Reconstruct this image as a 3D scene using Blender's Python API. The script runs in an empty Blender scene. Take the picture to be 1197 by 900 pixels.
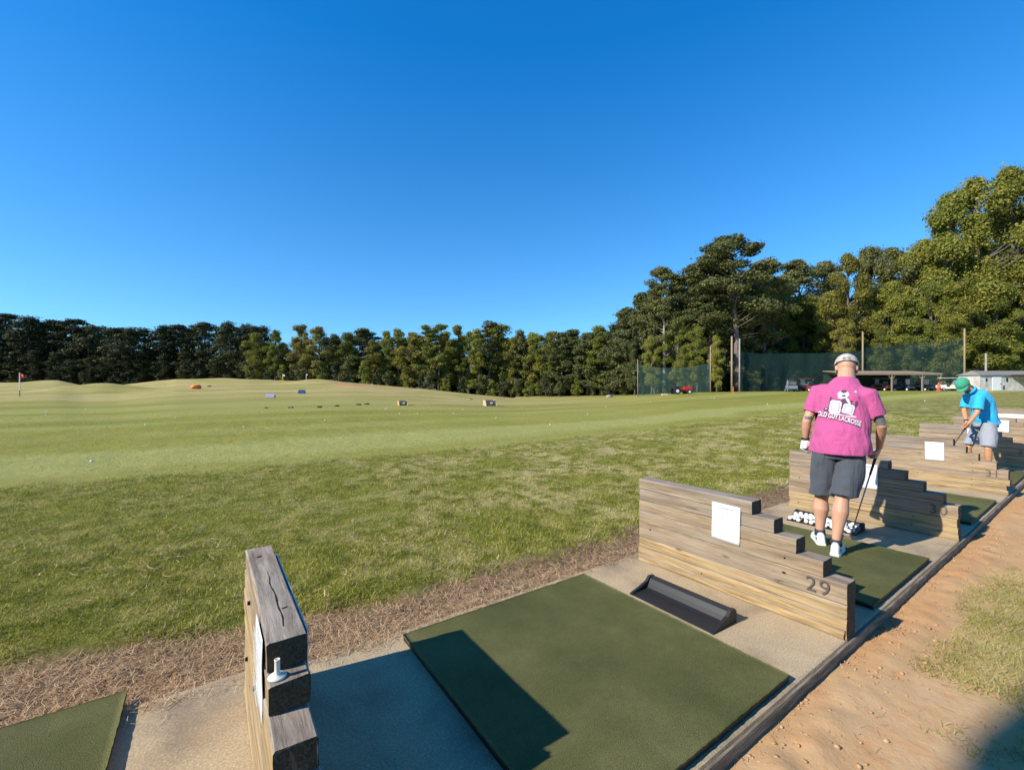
import bpy, bmesh, math, random
import numpy as np
from mathutils import Vector, Matrix, noise
from mathutils.bvhtree import BVHTree

# ---------------------------------------------------------------- camera, sky, sun, exposure
SC = bpy.context.scene
COL = SC.collection
FPX, CX, CY, HC = 507.04, 598.5, 454.6, 1.53      # focal length in photo pixels, principal point, eye height
YAW = math.radians(34.875)
CS, SN = math.cos(YAW), math.sin(YAW)
cd = bpy.data.cameras.new('camera'); cam = bpy.data.objects.new('camera', cd); COL.objects.link(cam)
cd.sensor_width = 36; cd.lens = FPX / 1197 * 36; cd.clip_start = .05; cd.clip_end = 3000
cd.shift_y = 4.6 / 1197
cam.location = (0, 0, HC); cam.rotation_euler = (math.pi / 2, 0, -YAW)
SC.camera = cam
SUN_EL = math.radians(33.3)
sunv = Vector((-.985, .165, 0)).normalized() * math.cos(SUN_EL) + Vector((0, 0, math.sin(SUN_EL)))
W = bpy.data.worlds.new('World'); SC.world = W; W.use_nodes = True
wn = W.node_tree; wn.nodes.clear()
sky = wn.nodes.new('ShaderNodeTexSky'); sky.sky_type = 'NISHITA'; sky.sun_disc = False
sky.sun_elevation = SUN_EL; sky.sun_rotation = math.atan2(sunv.x, sunv.y) 
sky.altitude = 0; sky.air_density = 1.0; sky.dust_density = 0; sky.ozone_density = 2.2
def wnode(t_, **k):
    n_ = wn.nodes.new(t_)
    for a_, b_ in k.items(): setattr(n_, a_, b_)
    return n_
gm_ = wnode('ShaderNodeGamma'); gm_.inputs[1].default_value = .82
tm_ = wnode('ShaderNodeMix', data_type='RGBA', blend_type='MULTIPLY'); tm_.inputs[0].default_value = 1; tm_.inputs[7].default_value = (.20, .88, 1.42, 1)
tc_ = wnode('ShaderNodeTexCoord'); sx3 = wnode('ShaderNodeSeparateXYZ'); mr_ = wnode('ShaderNodeMapRange', interpolation_type='SMOOTHSTEP')
for i_, v_ in ((1, .66), (2, .97), (3, 1.0), (4, .35)): mr_.inputs[i_].default_value = v_
wn.links.new(tc_.outputs['Generated'], sx3.inputs[0]); wn.links.new(sx3.outputs[2], mr_.inputs[0])
tn_ = wnode('ShaderNodeMix', data_type='RGBA'); tn_.inputs[6].default_value = (.50, .93, 1.28, 1); tn_.inputs[7].default_value = (.045, .74, 1.42, 1)
mt_ = wnode('ShaderNodeMapRange'); mt_.inputs[1].default_value = 0; mt_.inputs[2].default_value = .62
wn.links.new(sx3.outputs[2], mt_.inputs[0]); wn.links.new(mt_.outputs[0], tn_.inputs[0]); wn.links.new(tn_.outputs[2], tm_.inputs[7])
sc_ = wnode('ShaderNodeVectorMath', operation='SCALE')
bg = wn.nodes.new('ShaderNodeBackground'); bg.inputs[1].default_value = .150
wo = wn.nodes.new('ShaderNodeOutputWorld')
wn.links.new(sky.outputs[0], gm_.inputs[0]); wn.links.new(gm_.outputs[0], tm_.inputs[6]); wn.links.new(tm_.outputs[2], sc_.inputs[0]); wn.links.new(mr_.outputs[0], sc_.inputs['Scale'])
wn.links.new(sc_.outputs[0], bg.inputs[0]); wn.links.new(bg.outputs[0], wo.inputs[0])
sl = bpy.data.lights.new('sun', 'SUN'); sl.energy = 5.0; sl.angle = math.radians(.53); sl.color = (1, .93, .80)
so = bpy.data.objects.new('sun', sl); COL.objects.link(so); so.rotation_euler = sunv.to_track_quat('Z', 'Y').to_euler(); so.location = (-20, 5, 20)
SC.view_settings.view_transform = 'Standard'; SC.view_settings.look = 'None'; SC.view_settings.gamma = 1
SC.view_settings.use_curve_mapping = False; SC.view_settings.exposure = .45
SC.cycles.max_bounces = 5; SC.cycles.transparent_max_bounces = 12

rng = np.random.default_rng(7); random.seed(7)

# ---------------------------------------------------------------- helpers
def cam2w(r, d): return (r * CS + d * SN, -r * SN + d * CS)
def w2cam(x, y): return (x * CS - y * SN, x * SN + y * CS)
def at(px, py, d):                       # world point seen at a photo pixel, d metres ahead
    r = (px - CX) * d / FPX
    x, y = cam2w(r, d)
    return Vector((x, y, HC - (py - CY) * d / FPX))

def tag(o, label=None, cat=None, group=None, kind=None):
    if label: o['label'] = label
    if cat: o['category'] = cat
    if group: o['group'] = group
    if kind: o['kind'] = kind
    return o

def mesh_obj(name, verts, faces, mat=None, parent=None, smooth=False):
    me = bpy.data.meshes.new(name)
    me.from_pydata([tuple(v) for v in verts], [], faces)
    if smooth: me.polygons.foreach_set('use_smooth', [True] * len(me.polygons))
    if mat: me.materials.append(mat)
    o = bpy.data.objects.new(name, me); COL.objects.link(o)
    if parent: o.parent = parent
    return o

def np_mesh(name, V, F, mat=None, parent=None, link=True):
    """V (n,3) F (m,k) numpy arrays, k constant"""
    me = bpy.data.meshes.new(name)
    n, (m, k) = len(V), F.shape
    me.vertices.add(n); me.vertices.foreach_set('co', np.ascontiguousarray(V, dtype=np.float32).ravel())
    me.loops.add(m * k); me.loops.foreach_set('vertex_index', np.ascontiguousarray(F, dtype=np.int32).ravel())
    me.polygons.add(m); me.polygons.foreach_set('loop_start', np.arange(0, m * k, k, dtype=np.int32))
    me.update(calc_edges=True)
    if mat: me.materials.append(mat)
    if not link: return me
    o = bpy.data.objects.new(name, me); COL.objects.link(o)
    if parent: o.parent = parent
    return o

class MB:
    """collects shapes, builds ONE mesh object"""
    def __init__(s): s.v = []; s.f = []; s.rs = 1.0
    def add(s, V, F):
        n = len(s.v); s.v += [Vector(v) for v in V]; s.f += [tuple(i + n for i in f) for f in F]; return s
    def box(s, c, size, rz=0, bev=0, M=None):
        bm = bmesh.new(); bmesh.ops.create_cube(bm, size=1)
        for v in bm.verts: v.co = Vector((v.co.x * size[0], v.co.y * size[1], v.co.z * size[2]))
        if bev: bmesh.ops.bevel(bm, geom=bm.edges[:], offset=bev, segments=2, affect='EDGES', profile=.6)
        T = M if M is not None else Matrix.Translation(Vector(c)) @ Matrix.Rotation(rz, 4, 'Z')
        bm.verts.index_update()
        s.add([T @ v.co for v in bm.verts], [[v.index for v in f.verts] for f in bm.faces]); bm.free(); return s
    def tube(s, pts, rad, seg=8, cap=True, flat=None):
        """pts list of points, rad list (float or (rx,ry)); flat = reference side vector"""
        pts = [Vector(p) for p in pts]; n = len(pts)
        if not hasattr(rad, '__len__'): rad = [rad] * n
        V = []; F = []
        ref = Vector(flat) if flat is not None else None
        for i, p in enumerate(pts):
            t = (pts[min(i + 1, n - 1)] - pts[max(i - 1, 0)]).normalized()
            if flat is not None: a = ref - t * ref.dot(t)
            else:
                if ref is None: ref = Vector((1, 0, 0)) if abs(t.x) < .8 else Vector((0, 1, 0))
                a = ref - t * ref.dot(t); 
            a.normalize()
            if flat is None: ref = a
            b = t.cross(a)
            r = rad[i]; rx, ry = (r if hasattr(r, '__len__') else (r, r)); rx *= s.rs; ry *= s.rs
            for k in range(seg):
                an = 2 * math.pi * k / seg
                V.append(p + a * (rx * math.cos(an)) + b * (ry * math.sin(an)))
        for i in range(n - 1):
            for k in range(seg):
                F.append((i * seg + k, i * seg + (k + 1) % seg, (i + 1) * seg + (k + 1) % seg, (i + 1) * seg + k))
        if cap: F.append(tuple(range(seg))[::-1]); F.append(tuple((n - 1) * seg + k for k in range(seg)))
        return s.add(V, F)
    def ball(s, c, r, u=14, v=9, M=None):
        c = Vector(c); r = r if hasattr(r, '__len__') else (r, r, r)
        V = []; F = []
        for j in range(v + 1):
            th = math.pi * j / v
            for i in range(u):
                ph = 2 * math.pi * i / u
                p = Vector((r[0] * math.sin(th) * math.cos(ph), r[1] * math.sin(th) * math.sin(ph), r[2] * math.cos(th)))
                V.append(c + ((M @ p) if M is not None else p))
        for j in range(v):
            for i in range(u):
                F.append((j * u + i, (j + 1) * u + i, (j + 1) * u + (i + 1) % u, j * u + (i + 1) % u))
        return s.add(V, F)
    def build(s, name, mat=None, parent=None, smooth=False, weld=0):
        o = mesh_obj(name, s.v, s.f, mat, parent, smooth)
        if weld:
            bm = bmesh.new(); bm.from_mesh(o.data); bmesh.ops.remove_doubles(bm, verts=bm.verts, dist=weld)
            bm.to_mesh(o.data); bm.free()
        return o

def bake(o, mods):
    """apply modifiers given as (type, {props}) and keep the result as o's mesh"""
    for t, pr in mods:
        m = o.modifiers.new(t.lower(), t)
        for k, v in pr.items(): setattr(m, k, v)
    bpy.context.view_layer.update()
    dg = bpy.context.evaluated_depsgraph_get()
    me = bpy.data.meshes.new_from_object(o.evaluated_get(dg))
    o.modifiers.clear(); old = o.data; mats = list(old.materials); o.data = me
    if not len(me.materials):
        for m in mats: me.materials.append(m)
    me.polygons.foreach_set('use_smooth', [True] * len(me.polygons))
    return o

def empty(name, loc=(0, 0, 0), rz=0):
    o = bpy.data.objects.new(name, None); COL.objects.link(o); o.location = loc; o.rotation_euler = (0, 0, rz); o.empty_display_size = .2
    return o

def copy_tree(root):
    r = root.copy(); COL.objects.link(r)
    for ch in root.children:
        c = ch.copy(); COL.objects.link(c); c.parent = r
        for g in ch.children:
            d = g.copy(); COL.objects.link(d); d.parent = c
    return r

# ---------------------------------------------------------------- materials
class NT:
    def __init__(s, name):
        s.m = bpy.data.materials.new(name); s.m.use_nodes = True; s.t = s.m.node_tree
        s.b = s.t.nodes['Principled BSDF']; s.out = s.t.nodes['Material Output']
    def n(s, typ, **kw):
        nd = s.t.nodes.new(typ)
        for k, v in kw.items():
            if k.startswith('i_'): nd.inputs[k[2:]].default_value = v
            else: setattr(nd, k, v)
        return nd
    def l(s, a, b): s.t.links.new(a, b)
    def coord(s, kind='pos', scale=(1, 1, 1), rot=(0, 0, 0), loc=(0, 0, 0)):
        mp = s.n('ShaderNodeMapping'); mp.inputs['Scale'].default_value = scale; mp.inputs['Rotation'].default_value = rot; mp.inputs['Location'].default_value = loc
        if kind == 'pos': s.l(s.n('ShaderNodeNewGeometry').outputs['Position'], mp.inputs[0])
        else: s.l(s.n('ShaderNodeTexCoord').outputs['Object'], mp.inputs[0])
        return mp.outputs[0]
    def noise(s, vec, scale, detail=4, rough=.55, dist=0):
        nd = s.n('ShaderNodeTexNoise'); nd.inputs['Scale'].default_value = scale; nd.inputs['Detail'].default_value = detail
        nd.inputs['Roughness'].default_value = rough; nd.inputs['Distortion'].default_value = dist
        s.l(vec, nd.inputs['Vector']); return nd.outputs['Fac']
    def ramp(s, fac, stops, interp='LINEAR'):
        r = s.n('ShaderNodeValToRGB'); r.color_ramp.interpolation = interp
        el = r.color_ramp.elements
        while len(el) < len(stops): el.new(.5)
        for e, (p, c) in zip(el, stops):
            e.position = p; e.color = (*c, 1) if hasattr(c, '__len__') else (c, c, c, 1)
        s.l(fac, r.inputs[0]); return r.outputs[0]
    def mix(s, fac, a, b, mode='MIX'):
        m = s.n('ShaderNodeMix', data_type='RGBA', blend_type=mode)
        for sock, v in ((m.inputs[0], fac), (m.inputs[6], a), (m.inputs[7], b)):
            if isinstance(v, (int, float)): sock.default_value = v
            elif isinstance(v, tuple): sock.default_value = (*v, 1)
            else: s.l(v, sock)
        return m.outputs[2]
    def math(s, op, a, b=0, clamp=False):
        m = s.n('ShaderNodeMath', operation=op); m.use_clamp = clamp
        for sock, v in ((m.inputs[0], a), (m.inputs[1], b)):
            if isinstance(v, (int, float)): sock.default_value = v
            else: s.l(v, sock)
        return m.outputs[0]
    def done(s, col=None, rough=.8, spec=.3, bump=None, bdist=.01, bstr=.6, metal=0):
        if col is not None:
            if isinstance(col, tuple): s.b.inputs['Base Color'].default_value = (*col, 1)
            else: s.l(col, s.b.inputs['Base Color'])
        if isinstance(rough, (int, float)): s.b.inputs['Roughness'].default_value = rough
        else: s.l(rough, s.b.inputs['Roughness'])
        s.b.inputs['Specular IOR Level'].default_value = spec; s.b.inputs['Metallic'].default_value = metal
        if bump is not None:
            bp = s.n('ShaderNodeBump'); bp.inputs['Strength'].default_value = bstr; bp.inputs['Distance'].default_value = bdist
            s.l(bump, bp.inputs['Height']); s.l(bp.outputs[0], s.b.inputs['Normal'])
        return s.m

def flat(name, col, rough=.7, spec=.3, metal=0, var=.12, scale=8):
    t = NT(name); n = t.noise(t.coord('obj'), scale, 5)
    c = t.mix(n, tuple(x * (1 - var) for x in col), tuple(min(1, x * (1 + var)) for x in col))
    return t.done(c, rough, spec, n, .002, .3, metal)

# ---------------------------------------------------------------- terrain heights
RX = np.array([-3, 0, 3.2, 6.2, 9.1, 12.1, 15.1, 18.1, 24, 40]); RZ = np.array([0, 0, 0, 0.01, .05, .10, .14, .27, .4, .6])
def rise(x): return float(np.interp(x, RX, RZ))
TU = [-900, -200, 0, 67, 95, 140, 205, 290, 340, 410, 500, 560, 600, 650, 720, 760, 800, 870, 1000, 1197, 1500, 2500]
TY = [449, 449, 447, 447, 450.8, 450, 443, 443, 445, 447, 455, 461.5, 465, 464.5, 463, 461, 459, 458, 457, 457, 457, 457]
TD = [110, 110, 110, 110, 112, 115, 120, 120, 115, 110, 110, 110, 105, 100, 88, 80, 70, 66, 62, 62, 60, 60]
TZ = [HC - (y - CY) * d / FPX for y, d in zip(TY, TD)]
HUMPS = [(118, 62, 1.5, 5.0, 4.5), (372, 92, 1.1, 6, 5), (60, 96, .9, 7, 4), (255, 100, .8, 9, 5), (205, 78, .6, 9, 4), (520, 80, .5, 10, 3), (440, 70, .5, 7, 4), (20, 70, .6, 6, 4)]
def terrain(X, Y):
    X = np.asarray(X, float); Y = np.asarray(Y, float)
    r = X * CS - Y * SN; d = X * SN + Y * CS
    dist = np.hypot(r, d)
    dd = np.maximum(d, .35 * dist) + 1e-6
    u = CX + FPX * r / dd
    zc = np.interp(u, TU, TZ); dc = np.interp(u, TU, TD)
    near = np.interp(X, RX, RZ) * np.clip(1 - (Y - 3) / 25, 0, 1)
    dd = np.where(d > 0, d, dist)
    t = np.clip((dd - 8) / (dc - 8), 0, 1)
    z = near * (1 - t) + zc * t ** 1.45
    z = z - np.where(u < 600, np.minimum(1.6, np.maximum(0, dd - dc) * .05), 0) 
    z = z + np.where(dist > 150, 0, 0)
    for (hu, hd, hh, wr, wd) in HUMPS:
        hr = (hu - CX) * hd / FPX
        z = z + hh * np.exp(-((r - hr) / wr) ** 2 - ((d - hd) / wd) ** 2)
    z = np.where(d < 0, near * 0, z)
    return z
def gz(x, y): return float(terrain(x, y))

def hitg(px, py, lo=9.):
    D = np.arange(lo, 135, .1); r = (px - CX) * D / FPX
    X = r * CS + D * SN; Y = -r * SN + D * CS; z = HC - (py - CY) * D / FPX
    h = np.nonzero(z <= terrain(X, Y))[0]; i = h[0] if len(h) else len(D) - 1
    return Vector((X[i], Y[i], gz(X[i], Y[i]))), D[i]
def sinhgrid(lo, hi, c, s, n):
    a = math.asinh((lo - c) / s); b = math.asinh((hi - c) / s)
    return c + s * np.sinh(np.linspace(a, b, n))

def nz(P, scale, seed=0.):
    return np.array([noise.noise(Vector((p[0] * scale + seed, p[1] * scale - seed, seed))) for p in P])

def clay_band(X):            # front edge of the dirt path seen from the slabs
    return 1.0

# --- grass / ground sheet
def grass_colour(t):
    """shared colour: rough, fairway, tan patches, from world position"""
    P = t.coord('pos')
    sep = t.n('ShaderNodeSeparateXYZ'); t.l(P, sep.inputs[0]); Y = sep.outputs[1]; Xs = sep.outputs[0]
    nb = t.noise(P, .9, 4); nbb = t.noise(P, .25, 5, .6); nf = t.noise(P, 14, 5, .7)
    nm = t.noise(P, 3.5, 5, .65); nff = t.noise(P, 60, 3, .7)
    # rough: greener, patchy with pale dead grass
    rough = t.ramp(nm, [(.25, (.085, .095, .010)), (.5, (.190, .190, .024)), (.72, (.30, .265, .065))])
    pale = t.math('MULTIPLY', t.ramp(nb, [(.42, 0), (.58, 1)]), t.ramp(nm, [(.42, 0), (.56, 1)]))
    # dead patches increase to the right
    rx = t.n('ShaderNodeMapRange'); rx.inputs[1].default_value = 0; rx.inputs[2].default_value = 6; rx.inputs[3].default_value = .35; rx.inputs[4].default_value = 1.15; t.l(Xs, rx.inputs[0])
    pale = t.math('MULTIPLY', pale, rx.outputs[0], True)
    rough = t.mix(pale, rough, (.42, .345, .165))
    rough = t.mix(t.math('MULTIPLY', nf, .5), rough, t.mix(.5, rough, (.24, .24, .06)))
    # fairway: mown stripes along the row and across
    far = t.ramp(nbb, [(.3, (.225, .220, .028)), (.55, (.300, .275, .042)), (.75, (.38, .32, .070))])
    st = t.coord('pos', (.008, .17, 1)); sn = t.noise(st, 1, 3, .55)
    far = t.mix(t.math('MULTIPLY', t.ramp(sn, [(.48, 0), (.58, 1)]), .75), far, (.38, .35, .11))
    far = t.mix(t.math('MULTIPLY', t.ramp(sn, [(.38, 1), (.47, 0)]), .65), far, (.175, .195, .04))
    far = t.mix(t.math('MULTIPLY', t.noise(t.coord('pos', (1, 1, 1)), 7, 5, .75), .45), far, (.14, .165, .03))
    far = t.mix(t.math('MULTIPLY', nff, .30), far, (.33, .32, .075))
    bd = t.math('ABSOLUTE', t.math('SUBTRACT', t.math('ADD', Y, t.math('MULTIPLY', t.noise(P, .12, 3), 3.0)), 14.2)); bm_ = t.n('ShaderNodeMapRange'); bm_.inputs[1].default_value = 2.2; bm_.inputs[2].default_value = 1.0; t.l(bd, bm_.inputs[0])
    far = t.mix(t.math('MULTIPLY', bm_.outputs[0], .75), far, (.38, .37, .12))
    # tan dry ground far out
    vd = t.n('ShaderNodeVectorMath', operation='DOT_PRODUCT'); vd.inputs[1].default_value = (SN, CS, 0); t.l(P, vd.inputs[0]); D = vd.outputs['Value']
    vr = t.n('ShaderNodeVectorMath', operation='DOT_PRODUCT'); vr.inputs[1].default_value = (CS, -SN, 0); t.l(P, vr.inputs[0]); R = vr.outputs['Value']
    fd = t.n('ShaderNodeMapRange'); fd.inputs[1].default_value = 26; fd.inputs[2].default_value = 50; t.l(D, fd.inputs[0])
    nl = t.noise(t.coord('pos', (.03, .10, 1), (0, 0, .55)), 1.7, 6, .68)
    tanm = t.math('MULTIPLY', fd.outputs[0], t.ramp(nl, [(.36, 0), (.58, 1)]))
    fr = t.n('ShaderNodeMapRange'); fr.inputs[1].default_value = 25; fr.inputs[2].default_value = -8; t.l(R, fr.inputs[0])
    tanm = t.math('MULTIPLY', tanm, fr.outputs[0], True)
    far = t.mix(t.math('MULTIPLY', tanm, .85), far, (.48, .36, .165))
    # edge of the rough
    e = t.math('ADD', Y, t.math('MULTIPLY', t.noise(P, .8, 4), 1.1))
    em = t.n('ShaderNodeMapRange'); em.inputs[1].default_value = 10.15; em.inputs[2].default_value = 10.6; t.l(e, em.inputs[0])
    c = t.mix(em.outputs[0], rough, far)
    return c, P, Y, em.outputs[0], nf, R, D

t = NT('turf_ground')
c, P, Y, em, nf, R_, D_ = grass_colour(t)
# bare orange scrape on the far slope
def blob(t, R, D, r0, d0, wr, wd):
    a = t.math('POWER', t.math('DIVIDE', t.math('SUBTRACT', R, r0), wr), 2)
    b = t.math('POWER', t.math('DIVIDE', t.math('SUBTRACT', D, d0), wd), 2)
    s = t.math('ADD', t.math('ADD', a, b), t.math('MULTIPLY', t.math('SUBTRACT', t.noise(t.coord('pos'), .5, 4), .5), 1.8))
    m = t.n('ShaderNodeMapRange'); m.inputs[1].default_value = 1.15; m.inputs[2].default_value = .55; t.l(s, m.inputs[0]); return m.outputs[0]
c = t.mix(t.math('MULTIPLY', blob(t, R_, D_, -30, 88, 6.5, 8), .85), c, (.50, .27, .13))
# soil / thatch under the straw
es = t.math('ADD', Y, t.math('MULTIPLY', t.noise(P, 2.2, 5, .7), .75))
sm = t.n('ShaderNodeMapRange'); sm.inputs[1].default_value = 3.62; sm.inputs[2].default_value = 3.42
sx_ = t.n('ShaderNodeSeparateXYZ'); t.l(P, sx_.inputs[0]); lx_ = t.n('ShaderNodeMapRange'); lx_.inputs[1].default_value = .9; lx_.inputs[2].default_value = -1.3; lx_.inputs[4].default_value = .6; t.l(sx_.outputs[0], lx_.inputs[0])
rx_ = t.n('ShaderNodeMapRange'); rx_.inputs[1].default_value = 19; rx_.inputs[2].default_value = 21; rx_.inputs[4].default_value = 30; t.l(sx_.outputs[0], rx_.inputs[0])
t.l(t.math('ADD', t.math('SUBTRACT', es, lx_.outputs[0]), rx_.outputs[0]), sm.inputs[0])
soil = t.ramp(t.noise(P, 22, 6, .7), [(.3, (.10, .06, .035)), (.5, (.24, .155, .09)), (.7, (.38, .27, .165))])
c = t.mix(sm.outputs[0], c, soil)
bh = t.math('ADD', t.math('MULTIPLY', t.noise(P, 30, 6, .75), .6), t.math('MULTIPLY', t.noise(P, 5, 4, .6), 1.0))
M_turf = t.done(c, .9, .15, bh, .06, .9)

xs = sinhgrid(-420, 520, 2.5, 1.7, 470); ys = sinhgrid(-250, 600, 4.0, 1.5, 460)
XX, YY = np.meshgrid(xs, ys)
ZZ = terrain(XX, YY)
pts = np.stack([XX.ravel(), YY.ravel()], 1)
nearmask = (np.abs(pts[:, 0] - 6) < 22) & (pts[:, 1] > 1) & (pts[:, 1] < 22)
bump = np.zeros(len(pts)); idx = np.nonzero(nearmask)[0]
bump[idx] = nz(pts[idx], 1.1, 3.1) * .035 + nz(pts[idx], 4.5, 9.2) * .018
bump = bump.reshape(XX.shape)
edge = np.interp(xs, [-1.3, -.3, .7, 2, 3.7, 8], [3.74, 3.46, 3.2, 3.12, 3.08, 3.12])[None, :] + (nz(np.stack([xs, xs * 0 + 1], 1), 1.0, 5.) * .18 + nz(np.stack([xs, xs * 0 + 1], 1), 5.0, 15.) * .07)[None, :]
lip = 1 / (1 + np.exp(-(YY - edge) / .035))
ZZ = ZZ + bump * np.clip(lip, .4, 1) + (lip - 1) * .05
under = np.clip((22.5 - XX) / 1.5, 0, 1) * np.clip((2.60 - YY) / .08, 0, 1) * np.clip((YY + 9) / .5, 0, 1)
ZZ = ZZ - under * .35
n1, n2 = XX.shape
V = np.stack([XX.ravel(), YY.ravel(), ZZ.ravel()], 1)
ii = (np.arange(n1 - 1)[:, None] * n2 + np.arange(n2 - 1)[None, :]).ravel()
F = np.stack([ii, ii + 1, ii + n2 + 1, ii + n2], 1)
g = np_mesh('ground', V, F, M_turf); g.data.polygons.foreach_set('use_smooth', [True] * len(g.data.polygons))
tag(g, 'mown driving range turf running back to low mounds and the tree line', kind='structure')

# --- clay path
t = NT('orange_clay')
P = t.coord('pos'); sep = t.n('ShaderNodeSeparateXYZ'); t.l(P, sep.inputs[0])
n0 = t.noise(P, 1.3, 5, .6); n1_ = t.noise(P, 9, 6, .7); n2_ = t.noise(P, 60, 4, .7)
c = t.ramp(n0, [(.3, (.45, .275, .135)), (.5, (.52, .335, .17)), (.7, (.55, .385, .22))])
c = t.mix(t.math('MULTIPLY', t.ramp(n1_, [(.5, 0), (.7, 1)]), .6), c, (.52, .22, .085))
c = t.mix(t.math('MULTIPLY', t.ramp(n1_, [(.28, 1), (.42, 0)]), .5), c, (.40, .25, .15))
c = t.mix(t.math('MULTIPLY', n2_, .3), c, (.58, .41, .25))
# raw orange soil close to the slab edge
oy = t.n('ShaderNodeMapRange'); oy.inputs[1].default_value = .35; oy.inputs[2].default_value = .85
t.l(t.math('ADD', sep.outputs[1], t.math('MULTIPLY', t.math('SUBTRACT', n1_, .5), 1.2)), oy.inputs[0])
oxm = t.math('MULTIPLY', oy.outputs[0], t.ramp(t.noise(P, .8, 3), [(.38, .15), (.6, .9)]))
c = t.mix(t.math('MULTIPLY', oxm, .55), c, (.50, .25, .10))
# faint old turf tint where the grass patch is
gm = blob(t, sep.outputs[0], sep.outputs[1], 4.2, -.2, 1.7, .9)
c = t.mix(t.math('MULTIPLY', gm, .6), c, (.27, .24, .09))
bh = t.math('ADD', t.math('MULTIPLY', t.noise(P, 26, 6, .75), .7), t.math('MULTIPLY', n2_, .25))
M_clay = t.done(c, .95, .1, bh, .011, .8)
xs = np.concatenate([np.arange(-1.0, 7, .025), np.arange(7, 14, .07), np.arange(14, 23.5, .3)]); ys = np.concatenate([np.arange(-9, -1.2, .25), np.arange(-1.2, 1.03, .025)])
XX, YY = np.meshgrid(xs, ys); pts = np.stack([XX.ravel(), YY.ravel()], 1)
cl = nz(pts, .7, 2.) * .014 + nz(pts, 3.1, 4.) * .003 + nz(pts, 11, 6.) * .0026 * (1 + np.clip((pts[:, 1] - .5) * 3, 0, 1.6)) + nz(pts, 28, 1.) * .0025
edgeup = np.exp(-((pts[:, 1] - .82) / .09) ** 2) * .018 * (1 + nz(pts, 6, 8.)) 
pathz = np.interp(pts[:, 0], RX, RZ) - .062 + cl + edgeup
V = np.stack([pts[:, 0], pts[:, 1], pathz], 1); n1, n2 = XX.shape
ii = (np.arange(n1 - 1)[:, None] * n2 + np.arange(n2 - 1)[None, :]).ravel()
g = np_mesh('dirt_path', V, np.stack([ii, ii + 1, ii + n2 + 1, ii + n2], 1), M_clay); g.data.polygons.foreach_set('use_smooth', [True] * len(g.data.polygons))
tag(g, 'orange clay walkway running along the front of the hitting stalls', kind='structure')
def path_z(x, y):
    return rise(x) - .062 + noise.noise(Vector((x * .7 + 2, y * .7 - 2, 2))) * .03

# --- concrete slabs
t = NT('weathered_concrete')
P = t.coord('pos'); n0 = t.noise(P, 2.2, 5, .6, .4); n1_ = t.noise(P, 90, 3, .8); n2_ = t.noise(P, 9, 6, .7)
c = t.ramp(n0, [(.28, (.27, .20, .125)), (.5, (.47, .355, .215)), (.72, (.56, .43, .26))])
c = t.mix(t.math('MULTIPLY', t.ramp(n1_, [(.42, 1), (.55, 0)]), .45), c, (.20, .17, .14))
c = t.mix(t.math('MULTIPLY', t.ramp(n1_, [(.55, 0), (.66, 1)]), .4), c, (.60, .52, .42))
c = t.mix(t.math('MULTIPLY', t.ramp(n2_, [(.55, 0), (.72, 1)]), .45), c, (.42, .255, .12))
M_conc = t.done(c, .88, .25, t.math('ADD', n1_, n2_), .004, .6)
WX = [-2.84, .14, 3.187, 6.165, 9.143, 12.12, 15.1, 18.08, 21.06]      # wall near faces
bm = bmesh.new()
segs = [(-3.2, .16, 2.72, 2.76), (.16, 3.25, 2.66, 2.64), (3.25, 6.25, 2.66, 2.68), (6.25, 9.2, 2.66, 2.66), (9.2, 12.2, 2.66, 2.66), (12.2, 15.2, 2.66, 2.66), (15.2, 18.2, 2.66, 2.66), (18.2, 24, 2.66, 2.66)]
sb = MB()
for (x0, x1, ya, yb) in segs:
    nx = max(2, int((x1 - x0) / .25)); xs_ = np.linspace(x0 + .004, x1 - .004, nx)
    prof = []
    for k, x in enumerate(xs_):
        yb_ = ya + (yb - ya) * k / (nx - 1); zr = rise(x); w = noise.noise(Vector((x * 2, 0, 0))) * .004
        prof.append([(x, 1.0 + w, zr - .2), (x, 1.0 + w, zr - .014), (x, 1.006 + w, zr - .004), (x, 1.018 + w, zr), (x, yb_, zr), (x, yb_ + .02, zr - .02), (x, yb_ + .02, zr - .2)])
    V = [p for r in prof for p in r]; F = []
    for k in range(nx - 1):
        for j in range(6): F.append((k * 7 + j, (k + 1) * 7 + j, (k + 1) * 7 + j + 1, k * 7 + j + 1))
    F.append(tuple(range(7))[::-1]); F.append(tuple((nx - 1) * 7 + j for j in range(7)))
    sb.add(V, F)
kb = MB(); 
for k in range(14):
    V = []; F = []; x0, x1 = -3 + k * 1.9, -3 + (k + 1) * 1.9 - .006; n = 24
    for i in range(n + 1):
        x = x0 + (x1 - x0) * i / n; zr = rise(x); w = noise.noise(Vector((x * 5, 3, k))) * .004; q = noise.noise(Vector((x * 9, 7, k))) * .004
        V += [(x, .979 + w * .5, zr - .2), (x, .979 + w * .5, zr - .014 + q), (x, .983 + w * .5, zr - .005 + q), (x, .993, zr - .003 + q), (x, .997, zr - .2)]
    for i in range(n):
        for j in range(4): F.append((i * 5 + j, (i + 1) * 5 + j, (i + 1) * 5 + j + 1, i * 5 + j + 1))
    F += [(0, 1, 2, 3, 4), tuple(n * 5 + j for j in (4, 3, 2, 1, 0))]
    kb.add(V, F)
t = NT('kerb_timber'); P = t.coord('pos', (.12, 1, 1)); n0 = t.noise(P, 40, 7, .7, .3)
o = kb.build('kerb', t.done(t.ramp(n0, [(.3, (.09, .068, .048)), (.5, (.22, .175, .125)), (.68, (.36, .30, .22))]), .9, .15, n0, .006, .7)); tag(o, 'dark worn timber kerb along the front edge of the slabs', kind='structure')
o = sb.build('pavement', M_conc); tag(o, 'worn concrete tee slab under the mats and timber walls', kind='structure')

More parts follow.
